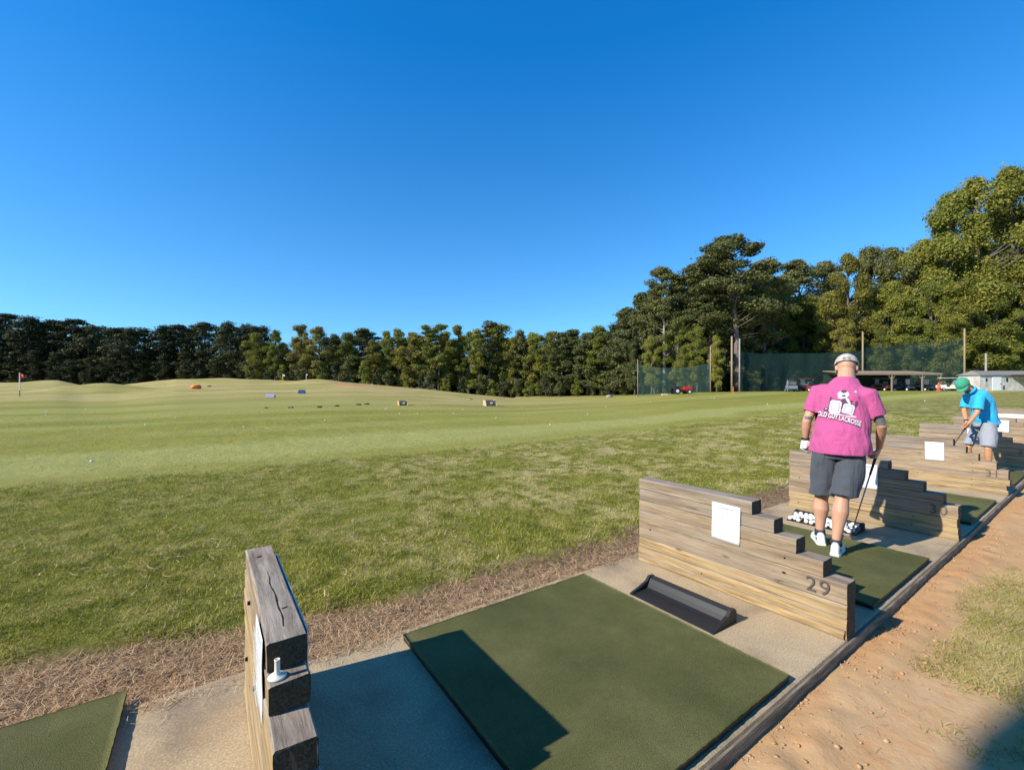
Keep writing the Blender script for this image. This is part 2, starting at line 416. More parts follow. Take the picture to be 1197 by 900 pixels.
# ---------------------------------------------------------------- timber walls
def wood(name, a, b, cc, grey, gmix):
    t = NT(name)
    P = t.coord('pos', (1, .09, 1)); 
    oi = t.n('ShaderNodeObjectInfo')
    ad = t.n('ShaderNodeVectorMath', operation='ADD'); cmb = t.n('ShaderNodeCombineXYZ')
    t.l(t.math('MULTIPLY', oi.outputs['Random'], 40), cmb.inputs[0]); t.l(t.math('MULTIPLY', oi.outputs['Random'], 17), cmb.inputs[2])
    t.l(P, ad.inputs[0]); t.l(cmb.outputs[0], ad.inputs[1]); V = ad.outputs[0]
    g = t.noise(V, 38, 8, .7, .35); g2 = t.noise(V, 9, 5, .6, 1.2); fine = t.noise(t.coord('pos', (3, .12, 3)), 70, 4, .8)
    c = t.ramp(g, [(.30, a), (.5, b), (.68, cc)])
    c = t.mix(t.math('MULTIPLY', t.ramp(g2, [(.40, 0), (.62, 1)]), gmix), c, grey)
    # top faces silver with weather
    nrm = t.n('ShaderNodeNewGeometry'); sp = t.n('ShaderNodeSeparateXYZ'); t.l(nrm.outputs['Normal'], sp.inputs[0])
    top = t.n('ShaderNodeMapRange'); top.inputs[1].default_value = .3; top.inputs[2].default_value = .8; t.l(sp.outputs[2], top.inputs[0])
    silver = t.ramp(g, [(.3, (.17, .135, .11)), (.5, (.34, .285, .235)), (.7, (.46, .395, .33))])
    c = t.mix(top.outputs[0], c, silver)
    # knots
    vo = t.n('ShaderNodeTexVoronoi', feature='F1'); vo.inputs['Scale'].default_value = 1.0
    PK = t.coord('pos', (1.5, 3.2, 8.5)); t.l(PK, vo.inputs['Vector'])
    kn = t.ramp(vo.outputs['Distance'], [(.05, 1), (.13, 0)])
    vr_ = t.ramp(t.noise(t.coord('pos', (.3, 1.1, 2.0)), 1.3, 1), [(.52, 0), (.58, 1)])
    kn = t.math('MULTIPLY', kn, vr_)
    c = t.mix(t.math('MULTIPLY', kn, .65), c, (.11, .065, .035))
    crack = t.ramp(g, [(.27, 0), (.34, 1)])
    c = t.mix(t.math('SUBTRACT', 1, crack), c, (.05, .035, .02))
    stn = t.noise(t.coord('pos', (2, .35, 5)), 2.6, 6, .7, .8)
    c = t.mix(t.math('MULTIPLY', t.ramp(stn, [(.48, 0), (.66, 1)]), .62), c, (.15, .105, .07))
    c = t.mix(t.math('MULTIPLY', t.ramp(t.noise(t.coord('pos', (2, .15, 14)), 5, 5, .7, .3), [(.50, 0), (.64, 1)]), .45), c, (.12, .08, .05))
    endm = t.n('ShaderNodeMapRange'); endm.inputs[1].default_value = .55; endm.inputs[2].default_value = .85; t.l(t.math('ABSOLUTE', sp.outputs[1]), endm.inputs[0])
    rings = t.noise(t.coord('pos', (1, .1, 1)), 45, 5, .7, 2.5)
    c = t.mix(endm.outputs[0], c, t.ramp(rings, [(.3, (.03, .02, .013)), (.55, (.10, .070, .042)), (.75, (.22, .16, .10))]))  # weathered end grain set extra dark, putting the shade of the ends into colour
    c = t.mix(t.math('MULTIPLY', fine, .35), c, t.mix(.5, c, (.05, .04, .03)))
    return t.done(c, .82, .2, t.math('ADD', t.math('MULTIPLY', g, 1.0), t.math('MULTIPLY', crack, .6)), .007, .7)
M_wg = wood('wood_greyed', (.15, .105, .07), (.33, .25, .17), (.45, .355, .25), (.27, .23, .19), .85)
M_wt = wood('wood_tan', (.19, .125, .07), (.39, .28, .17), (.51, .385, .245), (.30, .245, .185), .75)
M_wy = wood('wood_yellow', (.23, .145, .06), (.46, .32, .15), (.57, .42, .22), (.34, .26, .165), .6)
def oldpaper():
    t = NT('paper_sheet'); n = t.noise(t.coord('obj'), 7, 4)
    return t.done(t.mix(n, (.66, .68, .72), (.74, .75, .78)), .35, .5, n, .004, .4)
M_paper = oldpaper()
M_ink = flat('faded_ink', (.52, .53, .57), .8)
M_num = flat('dark_numeral', (.085, .075, .07), .6, .4, 0, .3, 30)

M_numd = flat('crack_dark', (.012, .010, .009), .95)
ENDS = [1.566, 1.42, 1.28, 1.125, 1.0, 1.0, 1.0]
TOPS = [.72, .626, .532, .436, .336, .206, .122, 0.0]
def timber(y0, y1, z0, z1, x0, x1, seed, rough=1.0, chew=0.0):
    """weathered beam: lengthwise divided box with worn arrises, wavy faces"""
    rs = random.Random(seed); n = max(6, int((y1 - y0) / .05)); h = z1 - z0; w = x1 - x0; b = .0042
    sec = [(x0 + b, z0), (x0, z0 + b), (x0, z0 + h * .33), (x0, z0 + h * .66), (x0, z1 - b * 1.3), (x0 + b * 1.3, z1), (x0 + w * .33, z1), (x0 + w * .66, z1), (x1 - b * 1.3, z1), (x1, z1 - b * 1.3), (x1, z0 + h * .5), (x1, z0 + b), (x1 - b, z0)]
    V = []; F = []; k = len(sec)
    for i in range(n + 1):
        y = y0 + (y1 - y0) * i / n
        for j, (sx, sz) in enumerate(sec):
            dx = noise.noise(Vector((seed * 3.1 + j * .9, y * 2.3, seed))) * .0035 * rough
            dz = noise.noise(Vector((seed * 1.7, y * 3.3, seed + j * .8))) * .0028 * rough if sz > z0 + h * .5 else 0
            yy = y
            if i == 0: yy += chew * (noise.noise(Vector((sx * 30, sz * 30, seed))) + .3)
            V.append((sx + dx, yy, sz + dz))
    for i in range(n):
        for j in range(k): F.append((i * k + j, i * k + (j + 1) % k, (i + 1) * k + (j + 1) % k, (i + 1) * k + j))
    F.append(tuple(range(k))); F.append(tuple(n * k + j for j in range(k))[::-1])
    return V, F

def text_mesh(s, size, ext, bold=0):
    cu = bpy.data.curves.new('txt', 'FONT'); cu.body = s; cu.size = size; cu.extrude = ext; cu.offset = bold; cu.align_x = 'CENTER'; cu.align_y = 'CENTER'; cu.resolution_u = 5; cu.space_character = 1.15 if s.isdigit() else 1.0
    o = bpy.data.objects.new('txt', cu); COL.objects.link(o); bpy.context.view_layer.update()
    me = bpy.data.meshes.new_from_object(o.evaluated_get(bpy.context.evaluated_depsgraph_get()))
    bpy.data.objects.remove(o); return me

def make_wall(i, num, label, paper=True, xo=0):
    x0 = WX[i]; t_ = .137; zr = rise(x0)
    if i == 1: x0 = .146; t_ = .118
    root = empty('timber_divider_wall', (x0, 1.0, zr)); tag(root, label, 'divider wall', 'stepped timber walls between the stalls')
    dz = random.Random(i * 5 + 1)
    for c in range(7):
        e = ENDS[c] + (dz.uniform(-.02, .02) if i not in (1, 2) else 0)
        if i == 1: e = [1.573, 1.50, 1.35, 1.16, 1.0, 1.0, 1.0][c]
        off = dz.uniform(-.004, .004); 
        if c == 6: off -= .004
        V, F = timber(e - 1.0, 1.558 + dz.uniform(-.006, .006), TOPS[c + 1] + .0012, TOPS[c] - .0006, off, t_ + off, i * 10 + c, 1.3 if i == 1 else 1.0, .012 if (c and i == 1) else .004)
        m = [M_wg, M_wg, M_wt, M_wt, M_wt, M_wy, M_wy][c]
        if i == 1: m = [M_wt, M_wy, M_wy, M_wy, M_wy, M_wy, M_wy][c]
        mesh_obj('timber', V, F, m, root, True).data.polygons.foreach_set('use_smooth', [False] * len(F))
    if i == 1:
        for (hx, hy) in ((.05, 1.42), (.082, .80)):
            MB().box((hx, hy, TOPS[0] + .0006), (.020, .009, .0016), rz=.4, bev=.0004).build('nail_hole', M_numd, root)
        for (hy, hz_) in ((1.2, .60), (.9, .40), (1.35, .28)):
            MB().tube([(-.012, hy, hz_), (-.001, hy, hz_)], [.009, .010], 8).build('bolt_head', M_numd, root)
    if i == 1:
        for (xc, ya, yb, zz, wd) in ((.062, .66, 1.22, TOPS[0], .0035), (.035, .16, .34, TOPS[3 - 1] - 0, .010)):
            V = []; n = 30
            for k in range(n + 1):
                y = ya + (yb - ya) * k / n; x = xc + noise.noise(Vector((0, y * 9, zz))) * .010; w_ = wd * (.3 + abs(noise.noise(Vector((3, y * 20, zz))))) * (min(1, (n - k) / 6) + .05)
                V += [(x - w_, y, zz + .0012), (x + w_, y, zz + .0012)]
            mesh_obj('crack', V, [(2 * k, 2 * k + 1, 2 * k + 3, 2 * k + 2) for k in range(n)], M_numd, root)
    if i > 1:
        rs4 = random.Random(i + 40)
        for q in range(7):
            hy, hz_ = rs4.choice([.35, .36, 1.44, 1.45, .95]), TOPS[rs4.randrange(3, 7)] - .045
            MB().tube([(-.0085, hy, hz_), (-.001, hy, hz_)], [.005, .0055], 8).build('nail_head', M_numd, root)
    # lower plinth strip of split wood/concrete at the foot
    if i != 1:
        V, F = timber(.004, 1.55, 0.002, .055, -.022, -.0045, 70 + i, 2.2, .01)
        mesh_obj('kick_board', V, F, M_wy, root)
    me = text_mesh(num, .132, .0015, -.0006)
    me.materials.append(M_num)
    o = bpy.data.objects.new('number_sign', me); COL.objects.link(o); o.parent = root
    o.rotation_euler = (math.pi / 2, 0, -math.pi / 2); o.location = (-.0075, .155, .27); o.scale = (1, 1.0, 1)
    if paper:
        ps = [(-1, -.0065)]
        if i == 1: MB().box((t_ + .010, 1.03, .60), (.004, .84, .215)).build('white_panel', M_paper, root)
        for side, px_ in ps:
            pm = MB(); ny, nzz = 8, 10; V = []; F = []
            yc, zc = 1.756 - 1, .523; 
            if i == 1: yc, zc = .72, .575
            ti = .02 if i == 2 else random.Random(i).uniform(-.03, .03)
            for a in range(ny + 1):
                for b_ in range(nzz + 1):
                    u = (a / ny - .5) * .216; v = (b_ / nzz - .5) * .279
                    q = noise.noise(Vector((u * 9, v * 9, i * 3.3))) * .006 + (abs(u) / .108) ** 3 * .003
                    if i == 1: q = q * .5 + .0015 * math.sin(v * 30)
                    V.append((px_ + side * (.0 + max(0, q)), yc + u * math.cos(ti) - v * math.sin(ti), zc + v * math.cos(ti) + u * math.sin(ti)))
            for a in range(ny):
                for b_ in range(nzz):
                    k = a * (nzz + 1) + b_; F.append((k, k + 1, k + nzz + 2, k + nzz + 1))
            o = mesh_obj('paper_notice', V, F, M_paper, root, True); sm_ = o.modifiers.new('thick', 'SOLIDIFY'); sm_.thickness = .0012
            bake(o, [])
            if side < 0:
                L = MB(); rs = random.Random(i)
                for k in range(15):
                    if k in (3, 9): continue
                    w = rs.uniform(.10, .17) if k else .12
                    v = .115 - k * .0155
                    cx_ = 0 if k < 2 else -.085 + w / 2
                    yy = yc - cx_ * math.cos(ti) - v * math.sin(ti); 
                    L.box((px_ - .0115, yy, zc + v - cx_ * math.sin(ti)), (.0006, w, .0024 if k else .006))
                L.build('printed_lines', M_ink, o)
    return root
make_wall(0, '27', 'timber wall beyond the left edge of the picture', False) if 0 else None
make_wall(1, '28', 'nearest weathered timber wall, seen end-on with a white rubber tee on its step')
make_wall(2, '29', 'stepped timber wall numbered 29 beside the near mat')
make_wall(3, '30', 'stepped timber wall numbered 30 with the golfer\'s shadow across it')
make_wall(4, '31', 'stepped timber wall numbered 31 in front of the man in blue')
make_wall(5, '32', 'stepped timber wall standing just behind the man in blue')
make_wall(6, '33', 'timber wall with a white board along its top, right of the blue shirt')
make_wall(7, '34', 'farthest grey timber wall at the right edge of the row', False)

# white board on wall 33
zt = rise(WX[6]) + .72
b = MB(); b.box((WX[6] + .06, 1.62, zt + .045), (.05, 1.0, .085), bev=.008)
o = b.build('white_board', flat('white_plastic', (.82, .83, .85), .4)); tag(o, 'long white board lying along the top of a far timber wall', 'board')

# white rubber tee on wall 28
t_white = flat('white_rubber', (.74, .70, .60), .5, .4)
b = MB(); bx, by = .142 + .032, 1.538; z0 = TOPS[1] + .001
prof = [(.0, 0), (.026, 0), (.027, .003), (.024, .006), (.010, .008), (.0082, .012), (.0078, .050), (.0088, .054), (.0085, .056), (.0055, .056), (.005, .048), (0, .048)]
V = []; F = []; sg = 24
for (r, z) in prof:
    for k in range(sg): V.append((bx + max(r, .0002) * math.cos(2 * math.pi * k / sg), by + max(r, .0002) * math.sin(2 * math.pi * k / sg), z0 + z))
for j in range(len(prof) - 1):
    for k in range(sg): F.append((j * sg + k, j * sg + (k + 1) % sg, (j + 1) * sg + (k + 1) % sg, (j + 1) * sg + k))
o = mesh_obj('rubber_tee', V, F, t_white, None, True); tag(o, 'white rubber golf tee with round base standing on the nearest timber wall', 'golf tee')

# ---------------------------------------------------------------- mats
t = NT('artificial_turf')
P = t.coord('pos'); n0 = t.noise(P, 240, 2, .8); n1_ = t.noise(P, 1.4, 5, .65); n2_ = t.noise(P, 45, 5, .8)
c = t.ramp(n1_, [(.30, (.095, .100, .034)), (.5, (.140, .138, .050)), (.68, (.205, .185, .080))])
c = t.mix(t.math('MULTIPLY', t.ramp(n0, [(.40, 1), (.52, 0)]), .55), c, (.022, .034, .010))
c = t.mix(t.math('MULTIPLY', t.ramp(n0, [(.56, 0), (.68, 1)]), .6), c, (.17, .18, .07))
c = t.mix(t.math('MULTIPLY', t.ramp(n2_, [(.72, 0), (.80, 1)]), .5), c, (.30, .26, .14))
M_mat = t.done(c, .9, .12, n0, .006, .9)
M_rub = flat('black_rubber', (.018, .018, .019), .5, .4)
MATS = [(-1.86, -.335, 1.06, 2.86, 0.0), (.965, 2.49, 1.03, 2.55, 0.0), (3.76, 5.20, 1.03, 2.56, 0), (6.92, 8.44, 1.03, 2.55, 0), (9.9, 11.42, 1.03, 2.55, 0), (12.9, 14.4, 1.03, 2.55, 0), (15.85, 17.4, 1.03, 2.55, 0), (18.9, 20.3, 1.03, 2.55, 0)]
MLAB = ['green turf mat at the lower left corner of the picture', 'large green turf mat with the wall shadow across it, nearest stall', 'green turf mat the man in pink stands on', 'green turf mat behind wall 30', 'green turf mat under the man in blue', 'green turf mat seen beyond wall 32', 'green turf mat in the stall beyond the white board', 'green turf mat in the farthest stall']
for (x0, x1, y0, y1, rz), lb in zip(MATS[:6], MLAB):
    zr = rise((x0 + x1) / 2) + .001; cx_, cy_ = (x0 + x1) / 2, (y0 + y1) / 2
    root = empty('turf_mat', (cx_, cy_, zr), rz); tag(root, lb, 'golf mat', 'turf mats in the stalls')
    sl_ = (rise(x1) - rise(x0)) / (x1 - x0); root.rotation_euler = (0, -math.atan(sl_), rz)
    MB().box((0, 0, .013), (x1 - x0 - .006, y1 - y0 - .006, .025), bev=.002).build('rubber_base', M_rub, root)
    nx = 60; gx = np.linspace(-(x1 - x0) / 2, (x1 - x0) / 2, nx); gy = np.linspace(-(y1 - y0) / 2, (y1 - y0) / 2, nx)
    XX, YY = np.meshgrid(gx, gy); Z = np.full(XX.shape, .036)
    ed = (np.abs(XX) > (x1 - x0) / 2 - 1e-6) | (np.abs(YY) > (y1 - y0) / 2 - 1e-6)
    jit = np.random.default_rng(3).uniform(-.002, .002, XX.shape); Z = Z + jit * .3; XX = XX + np.where(ed, jit, 0); YY = YY + np.where(ed, jit[::-1], 0)
    V = np.stack([XX.ravel(), YY.ravel(), Z.ravel()], 1); Vb = V.copy(); Vb[:, 2] = .026
    ii = (np.arange(nx - 1)[:, None] * nx + np.arange(nx - 1)[None, :]).ravel()
    F = np.stack([ii, ii + 1, ii + nx + 1, ii + nx], 1)
    ring = list(range(nx)) + [nx * k + nx - 1 for k in range(1, nx)] + [nx * (nx - 1) + k for k in range(nx - 2, -1, -1)] + [nx * k for k in range(nx - 2, 0, -1)]
    N = nx * nx; Fs = np.array([(ring[k], N + ring[k], N + ring[(k + 1) % len(ring)], ring[(k + 1) % len(ring)]) for k in range(len(ring))])
    np_mesh('turf_surface', np.concatenate([V, Vb]), np.concatenate([F, Fs[:, ::-1]]), M_mat, root)

# ---------------------------------------------------------------- ball trays and balls
def ball_tray(x, y, rz, label):
    """x,y: middle of the open edge; +X towards the raised back"""
    root = empty('ball_tray', (x, y, rise(x)), rz); tag(root, label, 'ball tray', 'black rubber ball trays')
    L = .655; prof = [(0, .006), (.03, .010), (.14, .012), (.165, .020), (.185, .045), (.205, .075), (.225, .088), (.250, .086), (.262, .070), (.27, .0)]
    V = []; F = []; ny = 2
    for j, yy in enumerate((-L / 2 + .02, L / 2 - .02)):
        for (px, pz) in prof: V.append((px, yy, pz))
    k = len(prof)
    for j in range(k - 1): F.append((j, j + 1, k + j + 1, k + j))
    b = MB().add(V, F)
    b.add([(0, -L / 2 + .02, 0), (0, L / 2 - .02, 0), (0, L / 2 - .02, .006), (0, -L / 2 + .02, .006)], [(0, 1, 2, 3)])
    b.build('tray_floor', M_rub, root, False)
    for s in (-1, 1):
        yo, yi = s * L / 2, s * (L / 2 - .022)
        pr = [(-.004, 0), (-.004, .010), (.05, .024), (.12, .042), (.17, .058), (.205, .090), (.252, .0895), (.2705, .07), (.272, 0)]
        V = [(a, yo, b_) for a, b_ in pr] + [(a, yi, b_ + .001) for a, b_ in pr]; n = len(pr)
        F = [tuple(range(n)), tuple(range(2 * n - 1, n - 1, -1))] + [(j, n + j, n + (j + 1) % n, (j + 1) % n) for j in range(n)]
        MB().add(V, F).build('tray_end', M_rub, root)
    return root
ball_tray(2.575, 1.825, .0, 'empty black rubber ball tray on the slab beside the nearest mat')
ball_tray(5.50, 1.98, 0.0, 'black rubber tray holding white range balls by the golfer\'s feet')
t = NT('golf_ball'); vo = t.n('ShaderNodeTexVoronoi'); vo.inputs['Scale'].default_value = 260; t.l(t.coord('obj'), vo.inputs['Vector'])
M_ball = t.done((.80, .80, .78), .35, .5, vo.outputs['Distance'], .0006, .5)
b = MB().ball((0, 0, 0), .0214, 20, 12); ball0 = b.build('golf_ball', M_ball, None, True)
first = [True]
def ball(x, y, z, label, group, s=1):
    o = ball0 if first[0] else ball0.copy()
    if not first[0]: COL.objects.link(o)
    first[0] = False
    o.location = (x, y, z); o.scale = (s, s, s); o.rotation_euler = (rng.uniform(0, 3), rng.uniform(0, 3), 0)
    tag(o, label, 'golf ball', group)
pl = []
rb = random.Random(4)
zr = rise(5.6)
for k in range(900):
    x = 5.50 + rb.uniform(-.01, .19); y = 1.98 + rb.uniform(-.29, .30); z = zr + .034
    if x > 5.66: z += (x - 5.66) * .5
    if all((x - a) ** 2 + (y - b_) ** 2 > .0425 ** 2 for a, b_, _ in pl): pl.append((x, y, z))
    if len(pl) > 78: break
up = []
for k in range(600):
    x = 5.50 + rb.uniform(.03, .17); y = 1.98 + rb.uniform(-.26, .28)
    if all((x - a) ** 2 + (y - b_) ** 2 > .0425 ** 2 for a, b_, _ in up): up.append((x, y, zr + .034 + .033 + max(0, x - 5.66) * .3))
    if len(up) > 34: break
for p in pl + up: ball(*p, 'white range ball in the heap on the black tray', 'range balls heaped in the tray')

def field_ball(px, py, label, s=1.0):
    # march the ray to the terrain
    p, d = hitg(px, py)
    ball(p.x, p.y, gz(p.x, p.y) + .02 * s, label, 'range balls lying out on the turf', s)
FB = [(54, 482), (53.5, 486), (100.5, 479), (205, 489), (107, 550), (450, 479), (452, 478), (467, 484), (488, 484), (530, 484), (541, 479), (580, 489), (687, 484.5), (708, 475.5), (831, 465), (834, 466), (835, 465), (897, 473), (928, 462), (1081, 469), (285, 500), (380, 492), (643, 497), (610, 477), (760, 470), (170, 497)]

# ---------------------------------------------------------------- grass blades, straw, clods
def blades(name, X, Y, Z, H, Wd, lean, mat, kind_label, base_lift=0.0, flatlie=False):
    n = len(X); a = rng.uniform(0, 2 * np.pi, n)
    dx, dy = np.cos(a), np.sin(a)
    b = rng.uniform(0, 2 * np.pi, n); lx, ly = np.cos(b) * lean * H, np.sin(b) * lean * H
    V = np.zeros((n, 3, 3))
    V[:, 0] = np.stack([X - dx * Wd / 2, Y - dy * Wd / 2, Z], 1)
    V[:, 1] = np.stack([X + dx * Wd / 2, Y + dy * Wd / 2, Z], 1)
    V[:, 2] = np.stack([X + lx, Y + ly, Z + H], 1)
    F = np.arange(3 * n).reshape(n, 3)
    o = np_mesh(name, V.reshape(-1, 3), F, mat)
    at_ = o.data.attributes.new('rnd', 'FLOAT', 'POINT'); at_.data.foreach_set('value', np.repeat(rng.uniform(0, 1, n), 3).astype(np.float32))
    tip = np.tile(np.array([0, 0, 1.]), n); a2 = o.data.attributes.new('tip', 'FLOAT', 'POINT'); a2.data.foreach_set('value', tip.astype(np.float32))
    tag(o, kind_label, kind='stuff')
    return o
def blade_mat(name, pale_bias=0.):
    t = NT(name); c, P, Y, em, nf, R, D = grass_colour(t)
    at_ = t.n('ShaderNodeAttribute', attribute_name='rnd'); r = at_.outputs['Fac']
    c = t.mix(t.ramp(r, [(.0, .0), (.55, .35), (.8, 1)]), t.mix(1.0, c, (1.05, 1.2, .7), 'MULTIPLY'), t.mix(1, c, (1.9, 1.75, 1.5), 'MULTIPLY'))
    c = t.mix(t.ramp(r, [(.90 - pale_bias, 0), (.93 - pale_bias, 1)]), c, (.50, .41, .22))
    m = t.done(c, .65, .25)
    tr = t.n('ShaderNodeBsdfTranslucent'); t.l(c, tr.inputs[0]); mx = t.n('ShaderNodeMixShader'); mx.inputs[0].default_value = .25
    t.l(t.b.outputs[0], mx.inputs[1]); t.l(tr.outputs[0], mx.inputs[2]); t.l(mx.outputs[0], t.out.inputs[0])
    return m
M_blade = blade_mat('grass_blades'); M_pale = blade_mat('pale_grass_blades', .3)
# sample rough in camera polar space (denser near)
N = 430000
d = np.exp(rng.uniform(np.log(1.7), np.log(24), N)); u = rng.uniform(-60, 1260, N); r = (u - CX) / FPX * d
X = r * CS + d * SN; Y = -r * SN + d * CS
ed = np.interp(X, np.linspace(-6, 24, 400), [float(np.interp(x, [-1.3, -.3, .7, 2, 3.7, 8], [3.74, 3.46, 3.2, 3.12, 3.08, 3.12])) + noise.noise(Vector((x * 1.0 + 5, 1 - 5, 5))) * .18 + noise.noise(Vector((x * 5 + 15, 5 - 15, 15))) * .07 for x in np.linspace(-6, 24, 400)])
k = (Y > ed - .01 - rng.exponential(.02, N)) & (Y < 10.0 + rng.normal(0, .12, N)) & (X > -7) & (X < 24)
X, Y, d = X[k], Y[k], d[k]
pts = np.stack([X, Y], 1)
b_ = nz(pts, 1.1, 3.1) * .035 + nz(pts, 4.5, 9.2) * .018
lipz = (1 / (1 + np.exp(-(Y - np.interp(X, np.linspace(-6, 24, 400), np.interp(np.linspace(-6, 24, 400), [-1.3, -.3, .7, 2, 3.7, 8], [3.74, 3.46, 3.2, 3.12, 3.08, 3.12]))) / .035)) - 1) * .05
Z = terrain(X, Y) + b_ + np.minimum(0, lipz) - .004
clump = nz(pts, 7.0, 2.2); big = nz(pts, 1.6, 6.6)
H = .78 * (.030 + .020 * np.clip(clump + .3, 0, 1) + .012 * big) * rng.uniform(.5, 1.35, len(X)); H = np.maximum(H, .008)
Wd = .0035 + .00095 * d
blades('rough_grass', X, Y, Z, H, Wd, .75, M_blade, 'thick green rough between the stalls and the mown fairway')
# sparse short fairway tufts near its edge
N = 60000
d = np.exp(rng.uniform(np.log(8), np.log(34), N)); u = rng.uniform(-60, 1260, N); r = (u - CX) / FPX * d
X = r * CS + d * SN; Y = -r * SN + d * CS; k = (Y > 9.8) & (Y < 30) & (X < 40); X, Y, d = X[k], Y[k], d[k]
Z = terrain(X, Y); pts = np.stack([X, Y], 1); nearm = (np.abs(X - 6) < 22) & (Y < 22)
Z = Z + np.where(nearm, nz(pts, 1.1, 3.1) * .035 + nz(pts, 4.5, 9.2) * .018, 0)
blades('fairway_grass', X, Y, Z, rng.uniform(.006, .016, len(X)), .004 + .0012 * d, .8, M_blade, 'short mown fairway grass beyond the rough')
# the pale grass patch by the path
N = 170000
X = rng.uniform(2.0, 7.5, N); Y = rng.uniform(-1.6, .8, N)
pm_ = 2.15 - ((X - 4.3) / 1.75) ** 2 - ((Y + .25) / .98) ** 2 + nz(np.stack([X, Y], 1), 2.4, 4.) * .9 + nz(np.stack([X, Y], 1), 9, 4.) * .6
pm_ -= .95
k = rng.uniform(0, 1, N) < np.clip(pm_ * 1.6, 0.0, 1); X, Y = X[k], Y[k]
pts = np.stack([X, Y], 1)
Z = np.interp(X, RX, RZ) - .062 + nz(pts, .7, 2.) * .014 + nz(pts, 3.1, 4.) * .003
blades('grass_patch', X, Y, Z, rng.uniform(.012, .038, len(X)), np.full(len(X), .0036), 1.1, M_pale, 'thin yellowing grass growing out of the clay path')
def lying(name, X, Y, Z, L, Wd, tilt, mat, label):
    n = len(X); a = rng.uniform(0, 2 * np.pi, n); c, s = np.cos(a), np.sin(a)
    e = rng.normal(0, tilt, n) * L; bend = rng.normal(0, .12, n) * L
    V = np.zeros((n, 6, 3))
    for j, tt in enumerate((-.5, 0, .5)):
        off = bend if j == 1 else 0
        px = X + c * L * tt - s * off; py = Y + s * L * tt + c * off; pz = Z + np.abs(e) * (tt + .5) + (.002)
        w = Wd * (1 if j < 2 else .5) / 2
        V[:, j * 2] = np.stack([px - s * w, py + c * w, pz], 1); V[:, j * 2 + 1] = np.stack([px + s * w, py - c * w, pz + w * .3], 1)
    b0 = np.arange(n)[:, None] * 6
    F = np.concatenate([b0 + np.array([[0, 1, 3, 2]]), b0 + np.array([[2, 3, 5, 4]])])
    o = np_mesh(name, V.reshape(-1, 3), F, mat)
    at_ = o.data.attributes.new('rnd', 'FLOAT', 'POINT'); at_.data.foreach_set('value', np.repeat(rng.uniform(0, 1, n), 6).astype(np.float32))
    tag(o, label, kind='stuff'); return o
t = NT('dead_straw'); r = t.n('ShaderNodeAttribute', attribute_name='rnd').outputs['Fac']
M_straw = t.done(t.ramp(r, [(0, (.22, .12, .055)), (.35, (.43, .255, .13)), (.7, (.58, .375, .205)), (1, (.74, .56, .34))]), .8, .2)
N = 270000
d = np.exp(rng.uniform(np.log(1.5), np.log(16), N)); u = rng.uniform(-80, 1240, N); r = (u - CX) / FPX * d
X = r * CS + d * SN; Y = -r * SN + d * CS
ed = np.interp(X, [-1.3, -.3, .7, 2, 3.7, 8], [3.74, 3.46, 3.2, 3.12, 3.08, 3.12]) + nz(np.stack([X, X * 0 + 1], 1), 1.0, 5.) * .18
lo = np.where(X < .16, 2.76, np.where((X > .95) & (X < 2.5), 2.60, 2.66)) + np.where(X < -.33, .12, 0) + nz(np.stack([X, X * 0], 1), 3, 1.) * .05
k = (Y > lo - .05 - rng.exponential(.03, N)) & (Y < ed + .07 + rng.normal(0, .04, N)) & (X > -3) & (X < 18)
X, Y = X[k], Y[k]; pts = np.stack([X, Y], 1)
Z = terrain(X, Y) - .045 + nz(pts, 1.1, 3.1) * .014 + nz(pts, 4.5, 9.2) * .008 + rng.uniform(.0, .02, len(X)) + np.clip(nz(pts, 8, 2.), 0, 1) * .025 + .045 * np.clip((2.85 - Y) / .2, 0, 1)
lying('straw_litter', X, Y, Z, rng.uniform(.02, .08, len(X)), rng.uniform(.0012, .0027, len(X)), .25, M_straw, 'brown dead grass and straw between the slabs and the rough')
# stray straws on the slabs and path and mats, dead thatch flecks in the rough
N = 2600; X = rng.uniform(-2, 8, N); Y = rng.uniform(-1.2, .98, N)
pts = np.stack([X, Y], 1); Z = np.interp(X, RX, RZ) - .060 + nz(pts, .7, 2.) * .014 + nz(pts, 3.1, 4.) * .003 + .004
lying('loose_straw', X, Y, Z, rng.uniform(.015, .06, N), rng.uniform(.001, .0025, N), .12, M_straw, 'stray dry straws scattered over the clay path')
N = 9000; d = np.exp(rng.uniform(np.log(3), np.log(13), N)); u = rng.uniform(-60, 1240, N); r = (u - CX) / FPX * d
X = r * CS + d * SN; Y = -r * SN + d * CS; k = (Y > 3.2) & (Y < 9.6); X, Y = X[k], Y[k]; pts = np.stack([X, Y], 1)
k = rng.uniform(0, 1, len(X)) < np.clip(.25 + nz(pts, 1.3, 12.) * 1.6 + X * .05, .04, 1); X, Y, pts = X[k], Y[k], pts[k]
Z = terrain(X, Y) + nz(pts, 1.1, 3.1) * .035 + nz(pts, 4.5, 9.2) * .018 + .03
lying('dead_grass_flecks', X, Y, Z, rng.uniform(.03, .09, len(X)), rng.uniform(.003, .006, len(X)), .2, M_straw, 'pale dead stems lying in the green rough')
